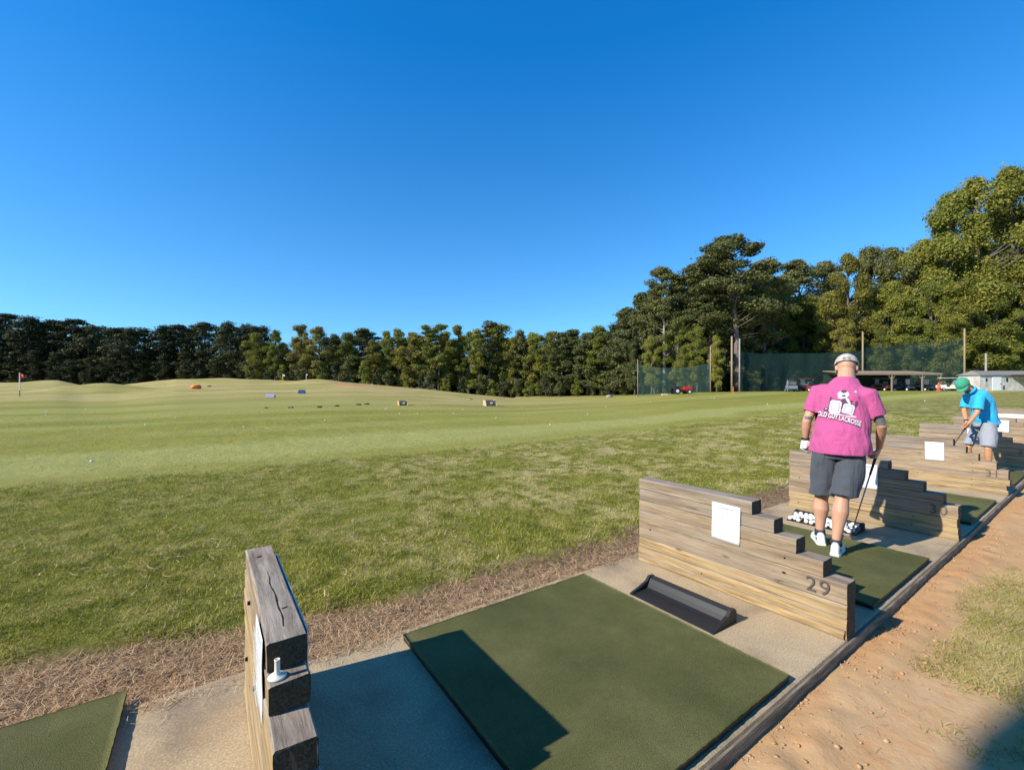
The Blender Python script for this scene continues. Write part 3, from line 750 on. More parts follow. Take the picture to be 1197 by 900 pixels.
# crumbs of clay
def clods(name, X, Y, Z, S, mat, label):
    base = []; bmx = bmesh.new(); bmesh.ops.create_icosphere(bmx, subdivisions=1, radius=1); bv = np.array([v.co[:] for v in bmx.verts]); bf = np.array([[v.index for v in f.verts] for f in bmx.faces]); bmx.free()
    n = len(X); V = np.repeat(bv[None], n, 0) * rng.uniform(.6, 1.3, (n, len(bv), 1)) * np.stack([S, S * rng.uniform(.6, 1, n), S * .6], 1)[:, None]
    a = rng.uniform(0, 6.3, n); c, s = np.cos(a)[:, None], np.sin(a)[:, None]
    x = V[..., 0] * c - V[..., 1] * s; y = V[..., 0] * s + V[..., 1] * c
    V = np.stack([x + X[:, None], y + Y[:, None], V[..., 2] + Z[:, None]], 2)
    F = (np.arange(n)[:, None, None] * len(bv) + bf[None]).reshape(-1, 3)
    o = np_mesh(name, V.reshape(-1, 3), F, mat); tag(o, label, kind='stuff'); return o
t = NT('raw_clay'); n0 = t.noise(t.coord('pos'), 12, 4); M_rawclay = t.done(t.ramp(n0, [(.3, (.34, .19, .095)), (.5, (.44, .265, .135)), (.7, (.48, .335, .20))]), .95, .1, t.noise(t.coord('pos'), 90, 4), .004, .7)
N = 4200; X = rng.uniform(1.0, 12, N); Y = .97 - rng.exponential(.15, N)
w = np.clip(.28 + nz(np.stack([X, X * 0], 1), 1.1, 3.) * 1.2 + np.exp(-((X - 3.7) / .6) ** 2) * .7 + np.exp(-((X - 6.7) / .5) ** 2) * .5, .03, 1)
k = (rng.uniform(0, 1, N) < w) & (Y > -.6); X, Y = X[k], Y[k]; pts = np.stack([X, Y], 1)
Z = np.interp(X, RX, RZ) - .060 + nz(pts, .7, 2.) * .014 + np.exp(-((Y - .82) / .09) ** 2) * .017 
clods('clay_crumbs', X, Y, Z, np.minimum(.013, rng.exponential(.0034, len(X)) + .002), M_rawclay, 'crumbled orange clay along the front edge of the slabs')
# ---------------------------------------------------------------- people
def bvh_of(o):
    me = o.data; return BVHTree.FromPolygons([v.co for v in me.vertices], [p.vertices[:] for p in me.polygons])
def skinmat(name, col, col2):
    t = NT(name); n = t.noise(t.coord('pos'), 14, 4); n2 = t.noise(t.coord('pos'), 160, 3)
    m = t.done(t.mix(n, col, col2), .5, .4, n2, .0015, .4)
    t.b.inputs['Subsurface Weight'].default_value = .08; t.b.inputs['Subsurface Radius'].default_value = (.01, .004, .002); return m
M_skin = skinmat('skin', (.46, .235, .15), (.60, .35, .235)); M_skin2 = skinmat('tanned_skin', (.47, .225, .12), (.56, .29, .165))
def cloth(name, col, fold=1.0, scale=5.0, stretch=(1, 1, .45), var=.06):
    t = NT(name); n = t.noise(t.coord('pos', stretch), scale, 3, .5, 1.2); w = t.noise(t.coord('pos'), 400, 2)
    c = t.mix(t.noise(t.coord('pos'), 30, 5, .7), tuple(x * (1 - var) for x in col), tuple(min(1, x * (1 + var)) for x in col))
    t.done(c, .85, .2, t.math('ADD', n, t.math('MULTIPLY', w, .02)), .035 * fold, .8); t.b.inputs['Sheen Weight'].default_value = .15; return t.m
M_pink = cloth('pink_jersey', (.47, .088, .245), 1.2, 7.0, var=.16); M_shorts = cloth('charcoal_shorts', (.070, .078, .095), 1.2, 6)
M_blue = cloth('sky_blue_polo', (.03, .42, .72), .9); M_gshort = cloth('light_grey_shorts', (.29, .31, .35), 1.0, 7)
M_shoe = flat('white_shoe', (.66, .68, .68), .5, .4, 0, .2, 40); M_sole = flat('shoe_sole', (.72, .72, .68), .6); M_sock = flat('dark_sock', (.03, .035, .045), .9)
M_glove = flat('white_glove', (.74, .74, .76), .6); M_dark = flat('dark_trim', (.02, .02, .025), .6); M_steel = flat('club_steel', (.22, .22, .23), .3, .5, .9); M_headm = flat('club_head', (.34, .27, .19), .4, .5, .4)

def solid(name, parts, mat, parent, voxel=.007, smooth=4, thick=None):
    """parts: function filling an MB with closed overlapping tubes -> one continuous skin"""
    b = MB(); parts(b); o = b.build(name, mat, parent)
    return bake(o, [('REMESH', dict(mode='VOXEL', voxel_size=voxel, use_smooth_shade=True)), ('SMOOTH', dict(factor=.5, iterations=smooth))])

def displace(o, fn):
    me = o.data; n = len(me.vertices); co = np.empty(n * 3, np.float32); me.vertices.foreach_get('co', co); nr = np.empty(n * 3, np.float32); me.vertex_normals.foreach_get('vector', nr)
    co = co.reshape(-1, 3); nr = nr.reshape(-1, 3); w = np.array([fn(Vector(c)) for c in co], np.float32); co += nr * w[:, None]
    me.vertices.foreach_set('co', co.ravel()); me.update()

def shell(o, cut):
    """drop faces for which cut(co) holds (opens hems, neck, cuffs) and give the cloth thickness"""
    bm = bmesh.new(); bm.from_mesh(o.data)
    dead = [f for f in bm.faces if cut(f.calc_center_median())]
    bmesh.ops.delete(bm, geom=dead, context='FACES'); bm.to_mesh(o.data); bm.free()
    return bake(o, [('SOLIDIFY', dict(thickness=.006, offset=1))])

def hand(b, wrist, direction, palm_n, L=.19, curl=0.6, side=1, thumbdir=None):
    """palm and five fingers added into b; palm_n = palm-facing normal, fingers curl towards it"""
    w = Vector(wrist); d = Vector(direction).normalized(); n = Vector(palm_n); n = (n - d * n.dot(d)).normalized(); s = d.cross(n) * side
    b.tube([w - d * .02, w + d * .03, w + d * .065, w + d * .098], [(.027, .019), (.037, .019), (.043, .017), (.041, .014)], 12, True, s)
    for k, (o_, fl) in enumerate(((.031, .072), (.0105, .080), (-.0105, .075), (-.031, .058))):
        p = w + d * .082 + s * o_; pts = [p - d * .02, p]; dd = d.copy(); seg = (fl * .42, fl * .32, fl * .26)
        for j, sg in enumerate(seg):
            ang = curl * (1.0 + .25 * j) ; dd = (dd * math.cos(ang) + n * math.sin(ang)).normalized(); nn = n
            n2 = (n - dd * n.dot(dd)); 
            p = p + dd * sg; pts.append(p)
            if n2.length > 1e-3: n = n2.normalized()
        n = Vector(palm_n); n = (n - d * n.dot(d)).normalized()
        b.tube(pts, [.0105, .0105, .0098, .0088, .0075], 8)
    t0 = w + d * .022 + s * .028
    td = (d * .6 + s * .75 + n * .35).normalized() if thumbdir is None else Vector(thumbdir).normalized()
    b.tube([t0 - td * .015, t0 + td * .030, t0 + td * .030 + (td * .6 + d * .5 + n * .4).normalized() * .032, t0 + td * .030 + (td * .3 + d * .7 + n * .7).normalized() * .055], [.015, .0135, .0115, .0085], 8)

def head(b, c, fwd, up, s=1.0):
    """skull, jaw, nose, ears, brow; c = centre of the skull"""
    f = Vector(fwd).normalized(); u = Vector(up); u = (u - f * u.dot(f)).normalized(); r = f.cross(u)
    M = Matrix((r, f, u)).transposed()
    b.ball(c, (.078 * s, .098 * s, .095 * s), 20, 14, M)
    b.ball(c + f * .028 * s - u * .062 * s, (.060 * s, .066 * s, .062 * s), 16, 10, M)
    b.ball(c + f * .062 * s - u * .100 * s, (.030 * s, .026 * s, .022 * s), 12, 8, M)
    b.tube([c + f * .088 * s - u * .005 * s, c + f * .112 * s - u * .035 * s, c + f * .094 * s - u * .046 * s], [.010 * s, .014 * s, .010 * s], 8)
    b.tube([c + f * .085 * s - r * .022 * s - u * .072 * s, c + f * .094 * s - u * .070 * s, c + f * .085 * s + r * .022 * s - u * .072 * s], [.006 * s, .009 * s, .006 * s], 8)
    for q in (-1, 1):
        b.ball(c + r * q * .034 * s + f * .080 * s + u * .012 * s, (.020 * s, .012 * s, .008 * s), 10, 6, M)
        b.ball(c + r * q * .082 * s - f * .006 * s - u * .028 * s, (.010 * s, .019 * s, .032 * s), 10, 8, M)
    return M

def cap(parent, c, fwd, up, s, mat, name='cap', bill=True, billmat=None):
    f = Vector(fwd).normalized(); u = Vector(up); u = (u - f * u.dot(f)).normalized(); r = f.cross(u); M = Matrix((r, f, u)).transposed()
    V = []; F = []; nu, nv = 28, 9
    for j in range(nv + 1):
        th = (math.pi / 2 + .12) * j / nv
        for i in range(nu):
            ph = 2 * math.pi * i / nu
            p = Vector((.090 * s * math.sin(th) * math.cos(ph), .110 * s * math.sin(th) * math.sin(ph), .100 * s * math.cos(th) + .012 * s))
            V.append(c + M @ p)
    for j in range(nv):
        for i in range(nu): F.append((j * nu + i, (j + 1) * nu + i, (j + 1) * nu + (i + 1) % nu, j * nu + (i + 1) % nu))
    b = MB().add(V, F)
    o = b.build(name, mat, parent, True)
    bake(o, [('SOLIDIFY', dict(thickness=.004, offset=1))])
    MB().ball(c + u * .113 * s, (.007, .007, .004), 8, 6, M).build('button', mat, o, True)
    if bill:
        V = []; F = []; n = 12
        for k in range(n + 1):
            a = math.pi * (.12 + .76 * k / n)
            ca, sa = math.cos(a), math.sin(a)
            for q, (rr, dz) in enumerate(((1.0, 0), (1.35, -.006), (1.62, -.020))):
                p = Vector((.090 * s * ca * (1 if q == 0 else 1.0), .110 * s * sa * rr if q else .108 * s * sa, -.004 * s + dz - .018 * abs(ca) ** 2 * q * .6)); V.append(c + M @ p)
        for k in range(n):
            for q in range(2): F.append((k * 3 + q, (k + 1) * 3 + q, (k + 1) * 3 + q + 1, k * 3 + q + 1))
        o2 = mesh_obj('bill', V, F, billmat or mat, o, True); bake(o2, [('SOLIDIFY', dict(thickness=.005, offset=0))])
    return o

def shoe(parent, ankle, toe, ground, s=1.0):
    """ankle (x,y,z) -> toe direction; sole stands on z=ground"""
    a = Vector(ankle); d = Vector(toe) ; d.z = 0; d.normalize(); r = Vector((d.y, -d.x, 0)); g = ground
    L = .30 * s; heel = Vector((a.x, a.y, 0)) - d * .085 * s
    st = [(-.0, .028, .050), (.025, .037, .090), (.07, .038, .098), (.12, .038, .082), (.17, .044, .060), (.22, .049, .048), (.265, .043, .038), (.295, .024, .026)]
    def up(b):
        n = 16; V = []; F = []
        for (x, w, h) in st:
            for k in range(n):
                an = 2 * math.pi * k / n; cx, sz = math.cos(an), math.sin(an)
                z = g + .022 + (h if sz > 0 else .004) * (abs(sz) ** .8) * (1 if sz > 0 else -1)
                V.append(heel + d * x * s + r * (w * s * math.copysign(abs(cx) ** .8, cx)) + Vector((0, 0, z)))
        for i in range(len(st) - 1):
            for k in range(n): F.append((i * n + k, i * n + (k + 1) % n, (i + 1) * n + (k + 1) % n, (i + 1) * n + k))
        F.append(tuple(range(n))[::-1]); F.append(tuple((len(st) - 1) * n + k for k in range(n))); b.add(V, F)
    o = solid('shoe', up, M_shoe, parent, .005, 3)
    b = MB(); n = len(st); V = []; F = []
    for (x, w, h) in st:
        for q in (-1, 1):
            lift = .006 * (x / .3) ** 3
            V.append(heel + d * (x * 1.03 - .005) * s + r * q * (w + .004) * s + Vector((0, 0, g + .001 + lift * 2))); V.append(heel + d * (x * 1.03 - .005) * s + r * q * (w + .002) * s + Vector((0, 0, g + .020 + lift)))
    for i in range(n - 1):
        a0 = i * 4; b0 = a0 + 4
        F += [(a0, b0, b0 + 1, a0 + 1), (a0 + 2, a0 + 3, b0 + 3, b0 + 2), (a0 + 1, b0 + 1, b0 + 3, a0 + 3), (a0, a0 + 2, b0 + 2, b0)]
    F += [(0, 1, 3, 2), (4 * n - 4, 4 * n - 2, 4 * n - 1, 4 * n - 3)]
    b.add(V, F); b.build('sole', M_sole, o)
    b = MB(); b.tube([a + Vector((0, 0, .012)), Vector((a.x, a.y, g + .075))], [(.043, .043), (.045, .045)], 16); b.build('sock', M_sock, o, True)
    for s_ in (-1, 1):
        c = heel + d * .03 * s; MB().box(c + r * s_ * .041 * s + Vector((0, 0, g + .055)), (.004, .03, .012), rz=math.atan2(-d.x, d.y)).build('heel_trim', M_dark, o)
    return o

# ===== man in pink, seen from behind in the stall of wall 30
R3 = Vector((CS, -SN, 0)); F3 = Vector((SN, CS, 0)); U3 = Vector((0, 0, 1))     # right / ahead / up, used for posing
def person_pink():
    d0 = 4.08; gd = rise(4.8) + .037
    def J(px, py, dy=0.): return at(px, py, d0 + dy)
    root = empty('person', (*J(975, 648).xy, gd)); tag(root, 'man in pink printed shirt and charcoal shorts, back turned, leaning on a club', 'person')
    inv = root.location.copy()
    V3 = (F3 * .80 + R3 * .60).normalized(); W3 = (R3 * .80 - F3 * .60).normalized()
    O = lambda p: Vector(p) - inv
    la, ra = J(957, 618, .12), J(977, 641, -.20)
    la = O(at(958.5, 619, 4.20)); ra = O(at(977.5, 641.5, 3.92))
    la.z, ra.z = .118, .118
    lk, rk = O(J(960, 583, .12)), O(J(984, 584, -.12)); lh, rh = O(J(967, 533, .06)), O(J(995, 535, -.06))
    pel = O(J(981, 524)); waist = O(J(982, 505, .0)); chest = O(J(984, 476, .03)); ush = O(J(987, 455, .05)); nk = O(J(989, 441, .09)); hc = O(J(989.5, 427.5, .15))
    ls, rs_ = O(J(957, 458, .19)), O(J(1015, 462, -.12)); le, re = O(J(943, 493, .20)), O(J(1031, 498, -.17)); lw, rw = O(J(941.5, 514, .26)), O(J(1027.5, 524, -.02))
    sh = (rs_ - ls).normalized(); hipv = W3
    hd = (V3 * .90 - U3 * .44).normalized(); hu = (U3 * .9 + V3 * .44)
    def body(b):
        b.rs = .86
        b.tube([pel - U3 * .06, pel + U3 * .04, waist, chest, ush, ush + U3 * .045], [(.165, .125), (.185, .14), (.185, .14), (.20, .135), (.17, .105), (.08, .07)], 20, True, sh)
        b.tube([ush - U3 * .02, nk - U3 * .01, nk.lerp(hc, .6), hc], [(.10, .085), (.083, .080), (.076, .078), (.070, .072)], 16, True, sh)
        head(b, hc, hd, hu, 1.0)
        for s_, e, w in ((ls, le, lw), (rs_, re, rw)):
            inn = s_ * .8 + ush * .2
            b.tube([inn, s_, s_.lerp(e, .45), e, e.lerp(w, .3), w], [.055, .066, .056, .046, .046, .028], 14)
        for h_, k, a in ((lh, lk, la), (rh, rk, ra)):
            b.tube([h_ + U3 * .05, h_, h_.lerp(k, .5), k, k.lerp(a, .3), k.lerp(a, .62), a, a - U3 * .04], [.09, .098, .084, .064, .078, .056, .038, .038], 16)
        b.rs = 1.0
        hand(b, rw, (O(J(1022, 538, .02)) - rw), -W3 * .8 + V3 * .3, curl=.78, side=-1)
        hand(b, lw, -U3 + V3 * .15, W3 * .8 + V3 * .3, curl=.42, side=1)
    bd = solid('body', body, M_skin, root, .0055, 3)
    # tattoo-like greys are on the upper arms
    def shirt(b):
        b.rs = .84
        b.tube([pel - U3 * .05, pel + U3 * .05, waist, chest - U3 * .02, chest + U3 * .09, ush, ush + U3 * .05], [(.280, .195), (.268, .190), (.250, .178), (.250, .168), (.248, .145), (.212, .118), (.110, .088)], 24, True, sh)
        b.tube([ush, ush + U3 * .035, nk - U3 * .01, nk + U3 * .02], [(.20, .10), (.15, .10), (.098, .092), (.085, .088)], 16, True, sh)
        for s_, e in ((ls, le), (rs_, re)):
            inn = s_ * .65 + ush * .35
            b.tube([inn, s_ + U3 * .004, s_.lerp(e, .35), s_.lerp(e, .66), s_.lerp(e, .72)], [.075, .082, .077, .070, .070], 16)
    s1 = solid('shirt', shirt, M_pink, root, .0065, 11)
    zh = (pel - U3 * .035).z
    def cut(c):
        if c.z < zh + .012 * math.sin(c.x * 9): return True
        if (c - nk).dot((nk - ush).normalized()) > -.040 and (c - nk).length < .14: return True
        for s_, e in ((ls, le), (rs_, re)):
            ax = (e - s_).normalized()
            if (c - s_).dot(ax) > (e - s_).length * .665 and (c - s_.lerp(e, .7)).length < .12:
                if (s_ is ls and c.dot(R3) < s_.lerp(e, .7).dot(R3) + .052) or (s_ is rs_ and c.dot(R3) > s_.lerp(e, .7).dot(R3) - .054): return True
        return False
    # soft folds
    displace(s1, lambda co: (noise.noise(Vector((co.x * 6, co.y * 6, co.z * 2.6))) * .014 + noise.noise(Vector((co.x * 14 + co.z * 9, co.y * 14, co.z * 5))) * .006) * (1.2 if co.z < chest.z else .6))
    shell(s1, cut)
    def shorts(b):
        b.rs = .88
        b.tube([pel + U3 * .06, pel - U3 * .03, pel - U3 * .085], [(.20, .15), (.218, .162), (.205, .155)], 20, True, hipv)
        lh2, rh2 = lh - W3 * .012, rh + W3 * .012
        for h_, k, w in ((lh2, lk + R3 * .0, .82), (rh2, rk + W3 * .006, .86)):
            b.tube([h_ + U3 * .03, h_.lerp(k, .35), h_.lerp(k, w), h_.lerp(k, w + .08)], [(.108, .140), (.118, .135), (.114, .120), (.115, .120)], 18, True, hipv)
    s2 = solid('shorts', shorts, M_shorts, root, .008, 6)
    displace(s2, lambda co: noise.noise(Vector((co.x * 8 + co.z * 3, co.y * 8, co.z * 3 - co.x * 4))) * .016 + noise.noise(Vector((co.x * 16 + co.z * 12, co.y * 16, co.z * 5))) * .006)
    zl, zr_ = lh.lerp(lk, .87).z, rh.lerp(rk, .90).z; midx = (lk.dot(R3) + rk.dot(R3)) / 2
    shell(s2, lambda c: c.z < (zl if c.dot(R3) < midx else zr_) or c.z > pel.z + .045)
    shoe(root, la, F3 * .9 + R3 * .42, .0, .98); shoe(root, ra, F3 * .72 + R3 * .70, .0, .98)
    # glove and wrist band on the left hand
    def glove(b):
        w = lw; b.tube([w - U3 * .012, w - U3 * .04, w - U3 * .08], [(.034, .032), (.043, .030), (.047, .026)], 14, True, V3)
        b2 = MB(); hand(b, w - U3 * .002, -U3 + F3 * .15, R3 * .8 + F3 * .3, curl=.42, side=1)
    gl = solid('glove', glove, M_glove, root, .005, 2)
    displace(gl, lambda co: .003)
    MB().tube([lw + U3 * .022, lw + U3 * .002], [(.036, .034), (.037, .035)], 16).build('wrist_band', M_dark, root, True)
    # arm tattoos: grey ink shapes laid on the skin
    bt = bvh_of(bd)
    def decal(name, mat, V2, F2, centre, right, up, view, par, tree, off=.0018):
        V = []; 
        for (a, b_) in V2:
            p = centre + right * a + up * b_; hit, nr, _, _ = tree.ray_cast(p - view * .6, view, 2)
            V.append(hit + nr * off if hit else None)
        F = [f for f in F2 if all(V[i] is not None for i in f)]
        V = [v if v is not None else Vector((0, 0, 0)) for v in V]
        # drop faces that straddle a depth jump
        F = [f for f in F if max((V[f[i]] - V[f[i - 1]]).length for i in range(len(f))) < .08]
        o = mesh_obj(name, V, F, mat, par)
        return o
    def patch(w, h, n=10, ragged=.0, seed=0):
        V = []; F = []
        for j in range(n + 1):
            for i in range(n + 1):
                V.append(((i / n - .5) * w + ragged * noise.noise(Vector((j * .9, i * .5, seed))), (j / n - .5) * h + ragged * noise.noise(Vector((i * .9, j * .5, seed + 4)))))
        for j in range(n):
            for i in range(n): F.append((j * (n + 1) + i, j * (n + 1) + i + 1, (j + 1) * (n + 1) + i + 1, (j + 1) * (n + 1) + i))
        return V, F
    M_tat = flat('tattoo_ink', (.13, .125, .12), .55, .3, 0, .35, 60)
    V, F = patch(.075, .085, 10, .006, 1); decal('tattoo', M_tat, V, F, rs_.lerp(re, .82), W3, U3, V3, root, bt, .0022)
    V, F = patch(.055, .03, 8, .008, 3); decal('tattoo', M_tat, V, F, ls.lerp(le, .86), W3, U3, V3, root, bt, .0022)
    # printed shirt back
    M_wp = flat('white_print', (.62, .58, .62), .7, .2, 0, .12, 70); M_dp = flat('dark_print', (.085, .045, .085), .7, .2, 0, .3, 60); M_gp = flat('grey_print', (.42, .36, .42), .7, .2, 0, .2, 80)
    bs = bvh_of(s1); pc = O(J(984.5, 472, 0)); tl = math.radians(-6); rr = (W3 * math.cos(tl) + U3 * math.sin(tl)) * .83; uu = (U3 * math.cos(tl) - W3 * math.sin(tl))
    def poly(pts, mat, off, name='back_print', sub=5):
        bm = bmesh.new(); bm.faces.new([bm.verts.new((x, y, 0)) for x, y in pts]); bmesh.ops.triangulate(bm, faces=bm.faces[:])
        for _ in range(3):
            ed = [e for e in bm.edges if e.calc_length() > .022]
            if ed: bmesh.ops.subdivide_edges(bm, edges=ed, cuts=1); bmesh.ops.triangulate(bm, faces=bm.faces[:])
        bm.verts.index_update(); V = [(v.co.x, v.co.y) for v in bm.verts]; F = [[v.index for v in f.verts] for f in bm.faces]; bm.free()
        return V, F, mat, off
    acc = {}
    def put(V, F, mat, off, sc=.78):
        V = [(x * sc, y * sc - .012 * (sc < 1)) for x, y in V]
        L = acc.setdefault((mat.name, off), (mat, [], [])); n = len(L[1]); L[1].extend(V); L[2].extend([[i + n for i in f] for f in F])
    def rrect(cx, cy, w, h, top=.45, a=0):
        pts = []; 
        for sx, sy, a0 in ((1, -1, 0), (1, 1, 0), (-1, 1, 0), (-1, -1, 0)): pass
        n = 6; r_ = min(w, h) * .5 * top
        for (sx, sy, st_) in ((1, 1, 0), (-1, 1, 90), (-1, -1, 180), (1, -1, 270)):
            for k in range(n + 1):
                t_ = math.radians(st_ + 90 * k / n); rad_ = r_ if sy > 0 else r_ * .4
                x = sx * (w / 2 - rad_) + rad_ * math.cos(t_); y = sy * (h / 2 - rad_) + rad_ * math.sin(t_)
                pts.append((cx + x * math.cos(a) - y * math.sin(a), cy + x * math.sin(a) + y * math.cos(a)))
        return pts
    # px/125 = metres; two headstone shapes, a seated figure, small items, a line of text
    put(*poly(rrect(-.075, -.02, .155, .165, .5, -.05), M_dp, .0020)); put(*poly(rrect(-.075, -.02, .135, .145, .5, -.05), M_wp, .0026)); put(*poly(rrect(-.075, -.02, .100, .112, .4, -.05), M_gp, .0032)); put(*poly(rrect(-.075, -.018, .066, .085, .3, -.05), M_wp, .0038))
    put(*poly(rrect(.075, -.035, .150, .135, .5, -.16), M_dp, .0020)); put(*poly(rrect(.075, -.035, .130, .115, .5, -.16), M_wp, .0026)); put(*poly(rrect(.075, -.035, .100, .088, .4, -.16), M_gp, .0032)); put(*poly(rrect(.075, -.035, .066, .062, .3, -.16), M_wp, .0038))
    put(*poly([(-.015, .07), (.05, .10), (.10, .03), (.02, -.02), (-.005, .02)], M_dp, .0023))
    put(*poly([(-.07, .135), (-.035, .165), (.0, .150), (.045, .165), (.065, .13), (.04, .095), (-.01, .075), (-.055, .08)], M_wp, .0029))
    put(*poly([(-.035, .155), (-.02, .178), (.02, .182), (.035, .158), (.0, .140)], M_dp, .0036))
    put(*poly([(-.02, .12), (.02, .125), (.03, .105), (-.01, .10)], M_dp, .0036)); put(*poly([(-.055, .115), (-.035, .12), (-.035, .095), (-.05, .093)], M_gp, .0036))
    put(*poly([(.035, .10), (.06, .085), (.095, .03), (.075, .022), (.03, .075)], M_wp, .0034)); put(*poly([(.09, .075), (.11, .06), (.10, .035), (.085, .045)], M_dp, .0034))
    put(*poly([(-.15, .08), (-.135, .095), (-.125, .05), (-.14, .0), (-.15, .02)], M_dp, .0022)); put(*poly([(.14, .06), (.165, .07), (.175, .03), (.155, -.01), (.14, .02)], M_dp, .0022))
    put(*poly([(-.205, -.06), (-.19, -.04), (-.16, -.04), (-.145, -.065), (-.15, -.09), (-.2, -.09)], M_dp, .0022)); put(*poly([(-.19, -.055), (-.165, -.053), (-.168, -.064), (-.188, -.066)], M_wp, .003))
    put(*poly([(.105, .165), (.125, .19), (.15, .175), (.135, .15), (.125, .165)], M_gp, .0024)); put(*poly([(.16, .115), (.19, .11), (.185, .105), (.16, .108)], M_dp, .0024))
    put(*poly([(-.13, -.088), (-.06, -.098), (.03, -.11), (.15, -.105), (.18, -.115), (.16, -.125), (-.13, -.106)], M_wp, .0028))
    for (off, mat, bold, dx, dy) in ((.0026, M_dp, .005, .003, -.006), (.0042, M_wp, .0014, 0, 0)):
        me = text_mesh('OLD GUY LACROSSE', .058, 0, bold)
        bm = bmesh.new(); bm.from_mesh(me); bmesh.ops.triangulate(bm, faces=bm.faces[:])
        V = []; 
        for v in bm.verts:
            x, y = v.co.x * .72 + dx, v.co.y * 1.05 - .142 + dy; y -= .03 * (x / .24) + .02 * (x / .24) ** 2 - .015; V.append((x - .012, y))
        bm.verts.index_update(); F = [[v.index for v in f.verts] for f in bm.faces]; bm.free(); put(V, F, mat, off, 1.0)
    for (mn, off), (mat, V, F) in acc.items():
        decal('back_print', mat, V, F, pc, rr, uu, V3, s1, bs, off)
    # cap, light fabric with a dark band at the back
    t = NT('mottled_cap'); n = t.noise(t.coord('pos'), 38, 4, .7); t.done(t.ramp(n, [(.34, (.26, .24, .22)), (.5, (.48, .45, .41)), (.66, (.60, .57, .52))]), .85, .2, n, .002, .5)
    c_ = cap(root, hc, hd, hu, 1.02, t.m)
    u_ = Vector(hu) - hd * Vector(hu).dot(hd); u_.normalize()
    MB().box((0, 0, 0), (.062, .006, .022), M=Matrix.Translation(hc - hd * .112 + u_ * .022) @ Matrix((hd.cross(u_), hd, u_)).transposed().to_4x4(), bev=.002).build('strap', flat('cap_strap', (.20, .18, .17)), c_)
    return root, rw + inv, inv
pink, grip, _o = person_pink()
# golf club in his right hand
def golf_club(p0, p1, label, headdir, name='golf_club'):
    p0, p1 = Vector(p0), Vector(p1); root = empty(name, p1); tag(root, label, 'golf club')
    a = p0 - p1; L = a.length; d = a / L
    MB().tube([d * .03, d * (L - .26)], [.0045, .0065], 10).build('shaft', M_steel, root, True)
    MB().tube([d * (L - .28), d * (L - .1), d * L], [.0095, .0125, .0145], 12).build('grip', M_dark, root, True)
    h = Vector(headdir).normalized(); n = h.cross(U3).normalized()
    pr = [(-.012, .000), (.06, .0), (.085, .012), (.088, .040), (.070, .050), (.02, .030), (-.004, .034), (-.014, .02)]
    V = [h * x + U3 * z + n * .014 * (1.1 - z * 8) for x, z in pr] + [h * x + U3 * z - n * .004 for x, z in pr]; m = len(pr)
    MB().add(V, [tuple(range(m)), tuple(range(2 * m - 1, m - 1, -1))] + [(j, m + j, m + (j + 1) % m, (j + 1) % m) for j in range(m)]).build('club_head', M_headm, root)
    return root
ch = at(993, 627, 4.28); ch.z = rise(ch.x) + .040
gp = at(1024, 533, 4.16); top = gp + (gp - ch).normalized() * .09
golf_club(top, ch, 'iron golf club the man in pink leans on, head resting on his mat', -R3 + F3 * .2)

